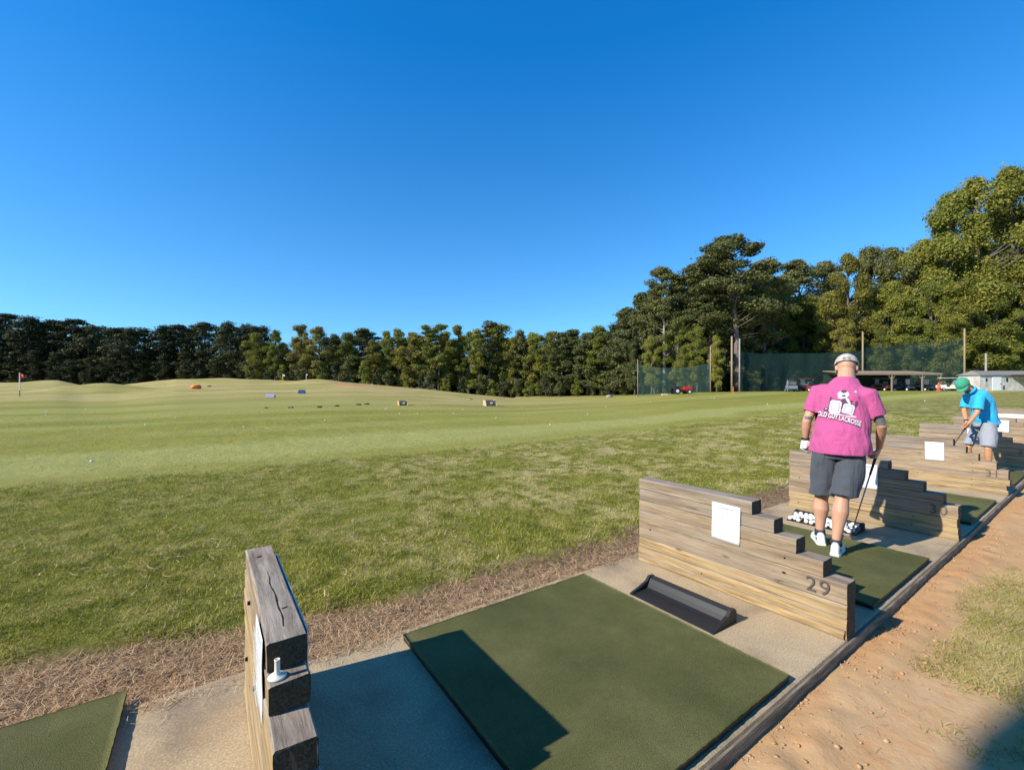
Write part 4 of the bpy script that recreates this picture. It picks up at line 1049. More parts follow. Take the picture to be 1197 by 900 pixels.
# ===== man in blue, bent over his shot, two stalls on
def person_blue():
    d0 = 7.42; base = at(1146, 556, d0); gd = rise(base.x) + .037
    def J(px, py, dy=0.): return at(px, py, d0 + dy)
    root = empty('person', (base.x, base.y, gd)); tag(root, 'man in green cap, sky blue polo and light grey shorts bent over a shot', 'person')
    inv = root.location.copy(); O = lambda p: Vector(p) - inv
    la, ra = O(J(1133, 553, .25)), O(J(1156, 558, -.20)); la.z = ra.z = .085
    lk, rk = O(J(1131.5, 523, .18)), O(J(1155, 525, -.22)); lh, rh = O(J(1146, 497, .16)), O(J(1156, 498, -.13))
    pel = O(J(1152, 491)); waist = O(J(1151, 481)); chest = O(J(1146.5, 469)); ush = O(J(1140.5, 460)); nk = O(J(1133, 455)); hc = O(J(1125.5, 449, .02))
    ls, rs_ = O(J(1131, 464, .17)), O(J(1146, 464.5, -.17)); le, re = O(J(1127, 480, .17)), O(J(1142, 483, -.20)); lw, rw = O(J(1130, 494, -.02)), O(J(1132.5, 495, -.14))
    ax = (ush - pel).normalized(); side = (F3 * -.9 + R3 * .35).normalized()
    hd = (-R3 * .62 - F3 * .25 - U3 * .72).normalized(); hu = (U3 * .75 - R3 * .6)
    def body(b):
        b.rs = .84
        b.tube([pel - ax * .06, pel + ax * .03, waist, chest, ush, ush + ax * .04], [(.155, .12), (.165, .125), (.155, .12), (.175, .12), (.15, .095), (.07, .06)], 20, True, side)
        b.tube([ush, nk, hc], [(.07, .07), (.058, .058), (.056, .056)], 14, True, side)
        head(b, hc, hd, hu, .98)
        for s_, e, w in ((ls, le, lw), (rs_, re, rw)):
            b.tube([s_ * .75 + ush * .25, s_, s_.lerp(e, .5), e, e.lerp(w, .3), w], [.05, .058, .048, .042, .042, .027], 12)
        for h_, k, a in ((lh, lk, la), (rh, rk, ra)):
            b.tube([h_ + U3 * .05, h_, h_.lerp(k, .5), k, k.lerp(a, .3), k.lerp(a, .62), a], [.08, .088, .075, .056, .060, .048, .034], 14)
        b.rs = .9
        hdv = (O(J(1126, 503, -.05)) - rw)
        hand(b, rw, hdv, (-R3 * .2 + F3 * .9), curl=.75, side=1); hand(b, lw, hdv, (R3 * .2 - F3 * .9), curl=.75, side=-1)
    bd = solid('body', body, M_skin2, root, .006, 3)
    def shirt(b):
        b.rs = .80
        b.tube([pel - ax * .10, pel + ax * .05, waist, chest, ush, ush + ax * .05], [(.205, .175), (.200, .170), (.195, .165), (.205, .155), (.175, .12), (.08, .07)], 22, True, side)
        b.tube([ush, nk - (nk - ush) * .1], [(.09, .085), (.072, .072)], 14, True, side)
        for s_, e in ((ls, le), (rs_, re)):
            b.tube([s_ * .7 + ush * .3, s_, s_.lerp(e, .4), s_.lerp(e, .78), s_.lerp(e, .85)], [.075, .080, .078, .076, .076], 14)
    s1 = solid('shirt', shirt, M_blue, root, .0065, 9)
    displace(s1, lambda co: noise.noise(Vector((co.x * 7, co.y * 7, co.z * 4))) * .014 + noise.noise(Vector((co.x * 16, co.y * 16, co.z * 9))) * .005)
    def cut(c):
        if (c - pel).dot(ax) < -.075: return True
        if (c - nk).dot((nk - ush).normalized()) > -.015 and (c - nk).length < .12: return True
        for s_, e in ((ls, le), (rs_, re)):
            if (c - s_).dot((e - s_).normalized()) > (e - s_).length * .77 and (c - s_.lerp(e, .82)).length < .11: return True
        return False
    shell(s1, cut)
    b = MB(); b.tube([nk - (nk - ush) * .28, nk + (nk - ush) * .02], [(.078, .075), (.072, .070)], 18, False, side); co_ = b.build('collar', M_blue, s1, True); bake(co_, [('SOLIDIFY', dict(thickness=.008, offset=1))])
    def shorts(b):
        b.rs = .84
        b.tube([pel + ax * .05, pel - U3 * .02, pel - U3 * .11], [(.17, .15), (.185, .155), (.17, .15)], 18, True, side)
        for h_, k in ((lh, lk), (rh, rk)):
            b.tube([h_ + U3 * .03, h_.lerp(k, .35), h_.lerp(k, .84), h_.lerp(k, .92)], [(.100, .122), (.108, .122), (.104, .115), (.104, .115)], 16, True, side)
    s2 = solid('shorts', shorts, M_gshort, root, .009, 5)
    displace(s2, lambda co: noise.noise(Vector((co.x * 8, co.y * 8, co.z * 4))) * .016)
    zc = (lh.lerp(lk, .86).z + rh.lerp(rk, .86).z) / 2
    shell(s2, lambda c: c.z < zc or (c - pel).dot(ax) > .04)
    shoe(root, la, -R3 * 1 - F3 * .2, 0, .95); shoe(root, ra, -R3 * 1 - F3 * .25, 0, .95)
    M_cap = cloth('green_cap', (.05, .30, .19), .2)
    cap(root, hc, hd, hu, 1.0, M_cap)
    MB().tube([lw.lerp(le, .10), lw.lerp(le, .17)], [(.032, .032), (.033, .033)], 14).build('watch', M_dark, root, True)
    return rw.lerp(lw, .5) + inv
hb = person_blue()
g0 = at(1132, 495, 7.38); g1 = at(1110, 527, 7.25); dv = (g1 - g0).normalized()
gend = rise(10.4) + .06; tt = (gend - g0.z) / dv.z; hp = g0 + dv * tt
golf_club(g0 - dv * .06, hp, 'golf club held down by the man in blue', -R3)

# ---------------------------------------------------------------- trees
def leaf_mat(name, dark, mid, light, trans=.30):
    t = NT(name); oi = t.n('ShaderNodeObjectInfo')
    n = t.noise(t.coord('obj'), .55, 3, .6)
    at_ = t.n('ShaderNodeAttribute', attribute_name='rnd').outputs['Fac']
    f = t.math('ADD', t.math('MULTIPLY', n, .70), t.math('MULTIPLY', at_, .40))
    f = t.math('ADD', f, t.math('MULTIPLY', t.math('SUBTRACT', oi.outputs['Random'], .5), .42))
    c = t.ramp(f, [(.25, dark), (.5, mid), (.8, light)])
    t.done(c, .6, .25)
    tr = t.n('ShaderNodeBsdfTranslucent'); t.l(c, tr.inputs[0]); mx = t.n('ShaderNodeMixShader'); mx.inputs[0].default_value = trans
    t.l(t.b.outputs[0], mx.inputs[1]); t.l(tr.outputs[0], mx.inputs[2]); t.l(mx.outputs[0], t.out.inputs[0])
    return t.m
M_pine = leaf_mat('pine_needles', (.048, .062, .020), (.10, .110, .032), (.175, .168, .052), .12)
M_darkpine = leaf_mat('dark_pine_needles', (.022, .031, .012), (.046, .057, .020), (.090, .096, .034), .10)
M_green = leaf_mat('green_leaves', (.085, .108, .020), (.185, .205, .034), (.30, .29, .055))
M_olive = leaf_mat('olive_leaves', (.12, .13, .022), (.24, .235, .038), (.35, .32, .062))
M_yellow = leaf_mat('yellowing_leaves', (.115, .112, .020), (.210, .190, .038), (.30, .26, .060), .25)
def bark(name, a, b):
    t = NT(name); v = t.coord('obj', (3, 3, .6)); n = t.noise(v, 3, 6, .7); return t.done(t.ramp(n, [(.3, a), (.65, b)]), .9, .15, n, .04, .7)
M_bark = bark('pine_bark', (.085, .060, .048), (.26, .20, .165)); M_barkd = bark('grey_bark', (.06, .052, .045), (.19, .17, .15))
M_barkp = bark('pale_bark', (.17, .15, .13), (.42, .39, .35))

def tree_proto(kind, seed, H=20., dens=1.0):
    rg = np.random.default_rng(seed); rs = random.Random(seed)
    lobes = []                                            # (centre, radii)
    lean = np.array([rs.uniform(-.03, .03), rs.uniform(-.03, .03)]) * H
    def axis(z): return lean * (z / H) ** 2
    if kind == 'pine':          # tall loblolly: bare lower trunk, tiered ragged crown
        z0 = H * rs.uniform(.34, .46); n = 46
        for i in range(n):
            f = (i + rs.random()) / n; z = z0 + (H - z0) * f
            R = H * .155 * (1 - f ** 2.2) ** .6 * rs.uniform(.55, 1.15) * (.65 + .6 * min(1, f * 4)) + .3
            a = rs.uniform(0, 6.28); q = rs.uniform(.25, 1) ** .6
            c = np.array([math.cos(a) * R * q, math.sin(a) * R * q, z + q * R * .12])
            s = H * rs.uniform(.034, .062) * (1.15 - .35 * f)
            lobes.append((c, np.array([s * 1.25, s * 1.25, s * .62])))
        for i in range(5): lobes.append((np.array([rs.uniform(-.5, .5), rs.uniform(-.5, .5), H * rs.uniform(.93, .985)]), np.array([.9, .9, .7])))
        leaf = .42 * dens ** -.4; per = 150 * dens
    elif kind == 'densepine':   # full to low down
        z0 = H * .13; n = 70
        for i in range(n):
            f = (i + rs.random()) / n; z = z0 + (H - z0) * f
            R = H * .17 * (1 - f ** 1.8) ** .7 * rs.uniform(.6, 1.12) * (.8 + .3 * min(1, f * 4)) + .2
            a = rs.uniform(0, 6.28); q = rs.uniform(.35, 1) ** .6
            s = H * rs.uniform(.035, .06)
            lobes.append((np.array([math.cos(a) * R * q, math.sin(a) * R * q, z]), np.array([s * 1.2, s * 1.2, s * .75])))
        leaf = .42; per = 150 * dens
    elif kind in ('broad', 'oval', 'column', 'bush'):
        z0 = {'broad': .12, 'oval': .08, 'column': .06, 'bush': .0}[kind] * H; RR = {'broad': .27, 'oval': .20, 'column': .135, 'bush': .42}[kind] * H
        n = {'broad': 130, 'oval': 105, 'column': 80, 'bush': 34}[kind]
        npri = {'broad': 20, 'oval': 16, 'column': 13, 'bush': 7}[kind]; pri = []
        for i in range(npri):
            f = (i + rs.uniform(.2, .8)) / npri
            prof = (math.sin(math.pi * (f * .80 + .17)) ** .62) if kind != 'column' else (math.sin(math.pi * (f * .86 + .12)) ** .5)
            pri.append((f, i * 2.4 + rs.uniform(-.4, .4), RR * prof * (rs.uniform(.78, 1.15) if kind != 'column' else rs.uniform(.9, 1.06)), rs.uniform(.55, 1)))
        for i in range(n):
            f, a, R, q = pri[i % npri]; f += rs.uniform(-.055, .055) * (16 / npri); a += rs.uniform(-.42, .42); q *= rs.uniform(.68, 1.12)
            z = z0 + (H - z0) * min(.985, max(.01, .03 + .95 * f))
            if i % 5 == 4: q *= .4
            s = H * rs.uniform(.032, .066) * (1 if kind != 'bush' else 2.2) * (.8 if kind == 'column' else 1)
            lobes.append((np.array([math.cos(a) * max(0, R * q - s * .5), math.sin(a) * max(0, R * q - s * .5), min(z, H - s * .8)]), np.array([s, s, s * .8])))
        leaf = (.42 if kind != 'bush' else .3 * H / 6) * dens ** -.4; per = 110 * dens
    P = []; Nn = []
    for c, rad in lobes:
        m = int(per * rs.uniform(.7, 1.3)); v = rg.normal(size=(m, 3)); v /= np.linalg.norm(v, axis=1)[:, None]
        q = rg.uniform(.35, 1, m) ** .5 * (1 + .34 * np.clip(rg.normal(size=m), -1.5, 1.6) * (rg.uniform(size=m) < .4))
        p = c + v * rad * q[:, None]; p[:, :2] += axis(c[2])
        P.append(p); Nn.append(v)
    P = np.concatenate(P); Nn = np.concatenate(Nn); m = len(P)
    Nn = Nn * .8 + rg.normal(size=(m, 3)) * .55 + np.array([0, 0, .35]); Nn /= np.linalg.norm(Nn, axis=1)[:, None]
    ref = rg.normal(size=(m, 3)); A = np.cross(Nn, ref); A /= np.linalg.norm(A, axis=1)[:, None]; B = np.cross(Nn, A)
    s = leaf * (rg.uniform(.35, 1.0, m) ** 1.2 * 1.3)[:, None] / 2; k = rg.uniform(.35, .9, m)[:, None]
    V = np.stack([P - A * s, P + B * s * k, P + A * s, P - B * s * k], 1).reshape(-1, 3)
    F = np.arange(4 * m).reshape(m, 4)
    me = np_mesh('crown', V, F, None, link=False)
    at_ = me.attributes.new('rnd', 'FLOAT', 'POINT'); at_.data.foreach_set('value', np.repeat(rg.uniform(0, 1, m), 4).astype(np.float32))
    tb = MB(); R0 = H * {'pine': .015, 'densepine': .014, 'broad': .018, 'oval': .015, 'column': .013, 'bush': .012}[kind]
    pts = []; rd = []
    for i in range(10):
        z = H * .95 * i / 9; ax = axis(z); pts.append((ax[0] + rs.uniform(-.05, .05), ax[1] + rs.uniform(-.05, .05), z - (.5 if i == 0 else 0))); rd.append(R0 * (1 - i / 9.6) * (1.35 if i == 0 else 1) + .02)
    tb.tube(pts, rd, 8)
    for c, rad in lobes[::2]:
        zb = max(H * .08, c[2] - H * .06 - math.hypot(c[0], c[1]) * .25); ax = axis(zb); a2 = axis(c[2])
        mid = ((ax[0] + c[0] + a2[0]) / 2, (ax[1] + c[1] + a2[1]) / 2, (zb + c[2]) / 2 - .1)
        tb.tube([(ax[0], ax[1], zb), mid, (c[0] + a2[0], c[1] + a2[1], c[2])], [R0 * .32, R0 * .2, .02], 4, False)
    if kind == 'pine':
        for i in range(9):      # dead snags under the crown
            z = H * rs.uniform(.2, .42); a = rs.uniform(0, 6.28); L = rs.uniform(.6, 1.8); tb.tube([(0, 0, z), (math.cos(a) * L, math.sin(a) * L, z + .2)], [.04, .01], 4, False)
    me2 = bpy.data.meshes.new('trunk'); me2.from_pydata([tuple(v) for v in tb.v], [], tb.f)
    me2.polygons.foreach_set('use_smooth', [True] * len(me2.polygons))
    return me, me2
PROT = {}
def proto(kind, k, dens=1.0):
    key = (kind, k, dens)
    if key not in PROT: PROT[key] = tree_proto(kind, hash_seed(kind, k), 20. if kind != 'bush' else 4., dens)
    return PROT[key]
def hash_seed(kind, k): return sum(ord(c) for c in kind) * 10 + k
MC = {}
def with_mat(me, mat):
    key = (me.name, mat.name)
    if key not in MC:
        c = me.copy(); c.materials.clear(); c.materials.append(mat); MC[key] = c
    return MC[key]
NAMES = {'pine': 'pine_tree', 'densepine': 'pine_tree', 'broad': 'broadleaf_tree', 'oval': 'broadleaf_tree', 'column': 'broadleaf_tree', 'bush': 'bush'}
def tree(kind, x, y, z, H, wide, mat, trunk_mat, label, group, k=None, dens=1.0, parts=True):
    k = random.randrange(5) if k is None else k
    cm, tm = proto(kind, k, dens); base = 20. if kind != 'bush' else 4.
    root = empty(NAMES[kind], (x, y, z), random.uniform(0, 6.28)); root.scale = (H / base * wide, H / base * wide, H / base)
    tag(root, label, 'tree' if kind != 'bush' else 'bush', group)
    for nm, me, m in (('crown', cm, mat), ('trunk', tm, trunk_mat)):
        o = bpy.data.objects.new(nm, with_mat(me, m)); COL.objects.link(o); o.parent = root
    return root
def tree_px(px, ytop, d, kind, wide, mat, tm, label, group=None, k=None, dens=1.0, sink=0, base=None):
    x, y = cam2w((px - CX) * d / FPX, d); z = gz(x, y) - sink
    if base is not None: z = base
    H = HC - (ytop - CY) * d / FPX - z
    return tree(kind, x, y, z, H, wide, mat, tm, label, group, k, dens)
ORD = ['leftmost', 'second', 'third', 'fourth', 'fifth', 'sixth', 'seventh', 'eighth', 'ninth', 'tenth', 'eleventh', 'twelfth', 'thirteenth', 'fourteenth', 'fifteenth', 'sixteenth', 'seventeenth', 'eighteenth', 'nineteenth', 'twentieth', 'twenty-first', 'twenty-second', 'twenty-third', 'twenty-fourth', 'twenty-fifth', 'twenty-sixth', 'twenty-seventh', 'twenty-eighth'] + ['number %d' % k_ for k_ in range(29, 60)]
def nth(i): return ORD[i] + ('' if i == 0 else ' from the left')
# far left: dark pines
LEFT = [(-34, 376), (-12, 372), (8, 369), (33, 372), (60, 376), (84, 374), (103, 381), (133, 384), (155, 384), (187, 383), (213, 381), (240, 378), (270, 378), (293, 383)]
for i, (px, yt) in enumerate(LEFT):
    tree_px(px, yt, 150 + rng.uniform(-5, 5), 'pine' if i % 3 else 'densepine', 1.6, M_darkpine, M_barkd, 'dark pine in the far left tree line, ' + nth(i), 'dark pines of the far left tree line')
for i in range(16):
    tree_px(-45 + i * 23.5 + rng.uniform(-5, 5), 382 + rng.uniform(-4, 4), 162, 'densepine', 1.7, M_darkpine, M_barkd, 'dark pine standing behind the far left front row', 'second row of the far left tree line')
for i in range(17):
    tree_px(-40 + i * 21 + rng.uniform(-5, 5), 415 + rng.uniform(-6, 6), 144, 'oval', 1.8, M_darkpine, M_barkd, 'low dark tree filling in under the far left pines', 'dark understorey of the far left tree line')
# middle
MID = [(300, 389, 'oval', 'o'), (322, 386, 'broad', 'g'), (351, 379, 'oval', 'y'), (374, 382, 'oval', 'y'), (391, 392, 'densepine', 'd'), (409, 388, 'oval', 'g'), (425, 385, 'pine', 'd'), (437, 398, 'oval', 'y'), (452, 386, 'oval', 'g'), (466, 383, 'column', 'o'), (483, 388, 'oval', 'y'), (499, 381, 'column', 'g'), (513, 380, 'pine', 'g'), (522, 390, 'oval', 'y'), (536, 380, 'column', 'o'), (548, 388, 'broad', 'g'), (560, 384, 'column', 'g'), (572, 377, 'pine', 'd'), (585, 377, 'oval', 'g'), (598, 394, 'oval', 'y'), (606, 388, 'densepine', 'd'), (622, 388, 'oval', 'o'), (644, 386, 'oval', 'g'), (657, 390, 'densepine', 'd'), (673, 387, 'densepine', 'd'), (687, 391, 'densepine', 'd'), (702, 383, 'densepine', 'g'), (718, 383, 'densepine', 'd')]
MM = {'o': M_olive, 'y': M_yellow, 'g': M_green, 'd': M_pine}
WORD = {'o': 'olive green', 'y': 'yellow green', 'g': 'deep green', 'd': 'dark'}
for i, (px, yt, kd, m) in enumerate(MID):
    dd_ = float(np.interp(px, [290, 600, 720], [133, 124, 104])) + rng.uniform(-3, 3)
    tree_px(px, yt, dd_, kd, {'oval': 1.4, 'broad': 1.1, 'column': 1.6, 'densepine': 1.4, 'pine': 1.5}[kd] * rng.uniform(.7, 1.25), MM[m], M_barkd, f'{WORD[m]} tree in the middle tree line, ' + nth(i), 'trees of the middle tree line', dens=1.6)
for i in range(30):
    px = 285 + i * 15.4; dd_ = float(np.interp(px, [290, 600, 720], [143, 134, 114]))
    tree_px(px + rng.uniform(-4, 4), 397 + rng.uniform(-6, 5), dd_, 'densepine' if i % 2 else 'oval', 1.7, [M_darkpine, M_pine, M_green][i % 3], M_barkd, 'dark tree standing behind the middle front row', 'second row of the middle tree line')
for i in range(26):
    px = 292 + i * 16.5; dd_ = float(np.interp(px, [290, 600, 720], [126, 117, 98]))
    yb = float(np.interp(px, TU, TY)); hgt = rng.uniform(14, 26)
    tree_px(px + rng.uniform(-5, 5), yb - hgt, dd_, 'bush', rng.uniform(.8, 1.2), [M_darkpine, M_pine, M_green][i % 3], M_barkd, 'low bush at the foot of the middle tree line', 'bushes under the middle tree line')
# pale bushes right of centre
tree_px(500, 440, 120, 'bush', 1.0, leaf_mat('grey_leaves', (.10, .11, .10), (.17, .18, .165), (.24, .25, .23)), M_barkd, 'pale grey bush at the foot of the middle tree line', None)
# thicket closing the view under the crowns, behind every row
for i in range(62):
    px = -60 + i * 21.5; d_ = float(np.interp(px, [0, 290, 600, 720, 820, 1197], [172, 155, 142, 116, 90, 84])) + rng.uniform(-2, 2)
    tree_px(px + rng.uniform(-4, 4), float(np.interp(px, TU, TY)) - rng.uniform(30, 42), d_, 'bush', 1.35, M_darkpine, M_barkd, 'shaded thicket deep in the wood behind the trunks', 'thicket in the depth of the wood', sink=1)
for px, yt, d_ in ((848, 418, 84), (858, 428, 80), (843, 436, 78), (870, 400, 90), (852, 395, 94), (905, 425, 84), (880, 432, 80)):
    tree_px(px, yt, d_, 'bush', 1.3, M_darkpine, M_barkd, 'dark bush behind the big pine and its poles', 'bushes behind the big pine')
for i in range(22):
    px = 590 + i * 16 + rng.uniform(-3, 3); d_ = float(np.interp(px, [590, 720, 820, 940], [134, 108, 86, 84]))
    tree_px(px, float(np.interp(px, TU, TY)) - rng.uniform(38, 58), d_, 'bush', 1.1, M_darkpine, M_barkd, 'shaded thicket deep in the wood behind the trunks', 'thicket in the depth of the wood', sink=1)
# right: big trees
RIGHT = [
 (732, 362, 92, 'densepine', 1.15, M_pine, M_bark, 'dark pine where the tree line steps up to the tall trees'),
 (752, 346, 86, 'densepine', 1.1, M_pine, M_bark, 'dense dark pine left of the tall pine with the bare pale trunk'),
 (777, 314, 80, 'pine', 1.05, M_pine, M_barkp, 'tall pine with a long bare pale trunk above the green netting'),
 (806, 312, 80, 'pine', 1.15, M_pine, M_bark, 'tall pine between the pale-trunked pine and the big pine'),
 (829, 298, 78, 'pine', 1.25, M_pine, M_bark, 'broad dark pine just left of the biggest pine'),
 (862, 275, 74, 'pine', 1.45, M_pine, M_bark, 'biggest pine with a thick reddish trunk beside the wooden pole'),
 (893, 306, 76, 'pine', 1.2, M_pine, M_bark, 'ragged pine just right of the biggest pine'),
 (908, 322, 82, 'broad', .9, M_green, M_barkd, 'dark green tree in the dip right of the big pines'),
 (937, 306, 88, 'pine', 1.25, M_pine, M_bark, 'flat-topped pine rising behind the dip'),
 (958, 308, 90, 'pine', 1.2, M_pine, M_bark, 'second flat-topped pine behind the golfer in pink'),
 (992, 297, 76, 'broad', .85, M_yellow, M_barkd, 'yellow green broad tree above the golfer in pink'),
 (1017, 287, 84, 'broad', .85, M_pine, M_barkd, 'dark round-topped tree right of the yellow green one'),
 (1044, 287, 82, 'broad', .9, M_pine, M_barkd, 'dark tree above the cart shed'),
 (1076, 280, 80, 'broad', .9, M_green, M_barkd, 'deep green tree behind the right end of the cart shed'),
 (1108, 224, 74, 'broad', .85, M_green, M_barkd, 'very tall tree left of the tallest crown'),
 (1147, 206, 72, 'broad', .85, M_olive, M_barkd, 'tall olive green tree above the man in blue'),
 (1188, 194, 72, 'broad', .85, M_olive, M_barkd, 'tallest tree at the right edge of the picture'),
 (1225, 200, 72, 'broad', .9, M_green, M_barkd, 'tall tree cut by the right edge of the picture')]
for i, (px, yt, d_, kd, w, m, tm, lb) in enumerate(RIGHT):
    if px > 885: d_ += 6
    tree_px(px, yt, d_, kd, w, m, tm, lb, 'tall trees on the right', dens=3.4)
FILL = [(765, 338, 84, 'densepine', M_pine), (793, 326, 83, 'densepine', M_pine), (818, 318, 82, 'densepine', M_pine), (846, 300, 80, 'densepine', M_pine), (879, 318, 82, 'densepine', M_pine), (905, 335, 86, 'densepine', M_pine), (742, 400, 84, 'oval', M_pine), (762, 392, 80, 'broad', M_green), (792, 372, 77, 'broad', M_green), (815, 380, 74, 'oval', M_green), (838, 392, 72, 'oval', M_olive), (800, 404, 71, 'oval', M_olive), (893, 372, 80, 'broad', M_darkpine), (915, 360, 84, 'broad', M_darkpine), (940, 345, 80, 'broad', M_green), (968, 340, 74, 'oval', M_olive), (985, 372, 69, 'oval', M_yellow), (1012, 338, 74, 'broad', M_green), (1037, 330, 72, 'broad', M_green), (1062, 345, 70, 'oval', M_green), (1090, 330, 68, 'broad', M_green), (1112, 330, 66, 'oval', M_olive), (1135, 322, 66, 'broad', M_olive), (1165, 330, 65, 'broad', M_green), (1190, 300, 66, 'broad', M_olive), (1030, 385, 67, 'oval', M_green), (1060, 392, 67, 'oval', M_green), (1100, 385, 66, 'oval', M_green), (1140, 385, 65.5, 'oval', M_green), (1180, 380, 65.5, 'oval', M_olive), (1215, 360, 65, 'broad', M_green), (1160, 260, 80, 'broad', M_green), (1215, 260, 80, 'broad', M_green), (1130, 290, 78, 'broad', M_green)]
for i, (px, yt, d_, kd, m) in enumerate(FILL):
    if px > 885: d_ += 9
    tree_px(px, yt, d_, kd, .95, m, M_barkd, 'lower tree in the right-hand wood, ' + nth(sorted(f_[0] for f_ in FILL).index(px) if sorted(f_[0] for f_ in FILL).index(px) < 28 else 27) if sorted(f_[0] for f_ in FILL).index(px) < 28 else 'lower tree in the right-hand wood near the right edge of the picture', 'lower trees of the right-hand wood', dens=2.4)
for i in range(22):
    px = 735 + i * 22.5 + rng.uniform(-5, 5)
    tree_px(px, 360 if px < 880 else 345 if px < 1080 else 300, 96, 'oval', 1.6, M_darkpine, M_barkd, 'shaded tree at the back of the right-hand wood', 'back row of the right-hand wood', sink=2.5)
for i in range(20):
    px = 735 + i * 25 + rng.uniform(-6, 6); d_ = float(np.interp(px, TU, TD)) + (6 if px < 870 else 13)
    if 845 < px < 880: continue
    tree_px(px, 437 + rng.uniform(-8, 5), d_, 'bush', rng.uniform(.8, 1.3), [M_green, M_pine, M_darkpine][i % 3], M_barkd, 'low bush along the foot of the right-hand wood', 'bushes under the right-hand wood')
# plain building added out of view to throw the soft lower right corner shadow
root = empty('shade_caster', (-17, -5.7, -.1)); tag(root, 'tall plain block added unseen behind the tee line to shade the lower right corner', 'added shadow caster')
wmt = flat('painted_siding', (.46, .43, .38), .8)
MB().box((0, 0, 4.3), (13.6, 16.2, 8.6)).build('wall', wmt, root)
MB().box((0, 0, 9.0), (14, 16.6, .8), bev=.05).build('roof', flat('roof_felt', (.12, .11, .11), .9), root)
dr_ = MB().box((6.83, 2, 1.05), (.08, 1.0, 2.1), bev=.01).build('door', flat('door_green', (.05, .12, .08), .5), root); MB().box((6.9, 2.35, 1.0), (.06, .12, .04)).build('handle', M_dark, dr_)
for wy_ in (-5, -2, 5):
    for wz_ in (1.6, 5.2):
        w_ = MB().box((6.82, wy_, wz_), (.06, 1.5, 1.3)).build('window', M_dark, root); MB().box((6.86, wy_, wz_ - .7), (.12, 1.7, .08)).build('sill', wmt, w_)

# ---------------------------------------------------------------- things out on the range
def on(px, d): 
    x, y = cam2w((px - CX) * d / FPX, d); return Vector((x, y, gz(x, y)))
for i, (px, py) in enumerate(FB):
    field_ball(px, py, ['far', 'near', 'lone', 'bright', 'small'][i % 5] + ' white range ball out on the mown turf', 1.35)
def flagpole(px, pybase, pytop, polecols, flagcol, label, lo=9, w=.045):
    p, d = hitg(px, pybase, lo); H = (pybase - pytop) * d / FPX; root = empty('flag_stick', p); tag(root, label, 'flag')
    n = len(polecols)
    for k, c in enumerate(polecols): MB().tube([(0, 0, H * k / n - (.1 if k == 0 else 0)), (0, 0, H * (k + 1) / n)], [w, w], 8).build('pole', c, root)
    fw = H * .20; V = []; F = []; nn = 8
    for i in range(nn + 1):
        for j in range(2): 
            a = i / nn; q = R3 * (a * fw) + F3 * (math.sin(a * 6) * .04) ; V.append(q + U3 * (H * (.98 - .17 * j) - a * fw * (.25 if j else .45)))
    for i in range(nn): F.append((2 * i, 2 * i + 2, 2 * i + 3, 2 * i + 1))
    o = mesh_obj('flag', V, F, flagcol, root, True); bake(o, [('SOLIDIFY', dict(thickness=.01))])
    return root
c_red = flat('red_cloth', (.62, .06, .04)); c_wht = flat('white_paint', (.75, .75, .72)); c_brn = flat('rust_paint', (.38, .13, .05)); c_yel = flat('yellow_paint', (.70, .50, .06)); c_org = flat('orange_plastic', (.80, .22, .02), .5, .3, 0, .1, 3); c_blu = flat('navy_board', (.012, .06, .16)); c_lil = flat('pale_violet_board', (.33, .30, .42))
flagpole(23, 463.5, 435.5, [c_brn, c_wht, c_wht, c_wht], c_red, 'red flag on a brown and white stick at the far left', 40)
flagpole(330.5, 451, 437, [c_yel, c_yel, c_wht], c_wht, 'yellow flag stick on the knoll, left of the white one', 60)
flagpole(358, 446, 437, [c_wht, c_wht], c_wht, 'white flag stick on the crest right of the yellow one', 60)
def board(px, py, wpx, hpx, mat, label, name, tilt=.5, lo=40):
    p, d = hitg(px, py + hpx / 2, lo); w = wpx * d / FPX; h = hpx * d / FPX; root = empty(name, p, -YAW + .15); tag(root, label, 'target board')
    M = Matrix.Translation((0, 0, h * .52)) @ Matrix.Rotation(-tilt, 4, 'X'); MB().box(0, (w, .06, h / math.cos(tilt)), M=M, bev=.01).build('panel', mat, root)
    for s in (-1, 1):
        MB().box((s * w * .4, .3, h * .3), (.07, .07, h * .6 + .1)).build('leg', M_wg, root)
        MB().box((s * w * .4, .12, .05), (.07, .4, .07)).build('foot', M_wg, root)
board(352.5, 458, 7.6, 4.2, c_blu, 'navy blue target board on the far slope', 'target_board')
board(316, 462.5, 9.5, 4.4, c_lil, 'pale violet target board left of the navy one', 'target_board')
# orange inflatable ring-like target
p, d = hitg(229, 454.5, 50)
b = MB(); V = []; F = []; n, m = 28, 12; Rr, rr_ = .75, .42
for i in range(n):
    for j in range(m):
        a, c = 2 * math.pi * i / n, 2 * math.pi * j / m; q = Rr + rr_ * math.cos(c) * (1 + .12 * math.sin(a * 5))
        V.append((q * math.cos(a), q * math.sin(a), rr_ * (1 + math.sin(c)) * (1 + .25 * math.cos(a + 1))))
for i in range(n):
    for j in range(m): F.append((i * m + j, ((i + 1) % n) * m + j, ((i + 1) % n) * m + (j + 1) % m, i * m + (j + 1) % m))
o = b.add(V, F).build('orange_target', c_org, None, True); o.location = p; o.scale = [11 * d / FPX / 2.4] * 3; tag(o, 'bright orange round target lying on the far slope', 'target')
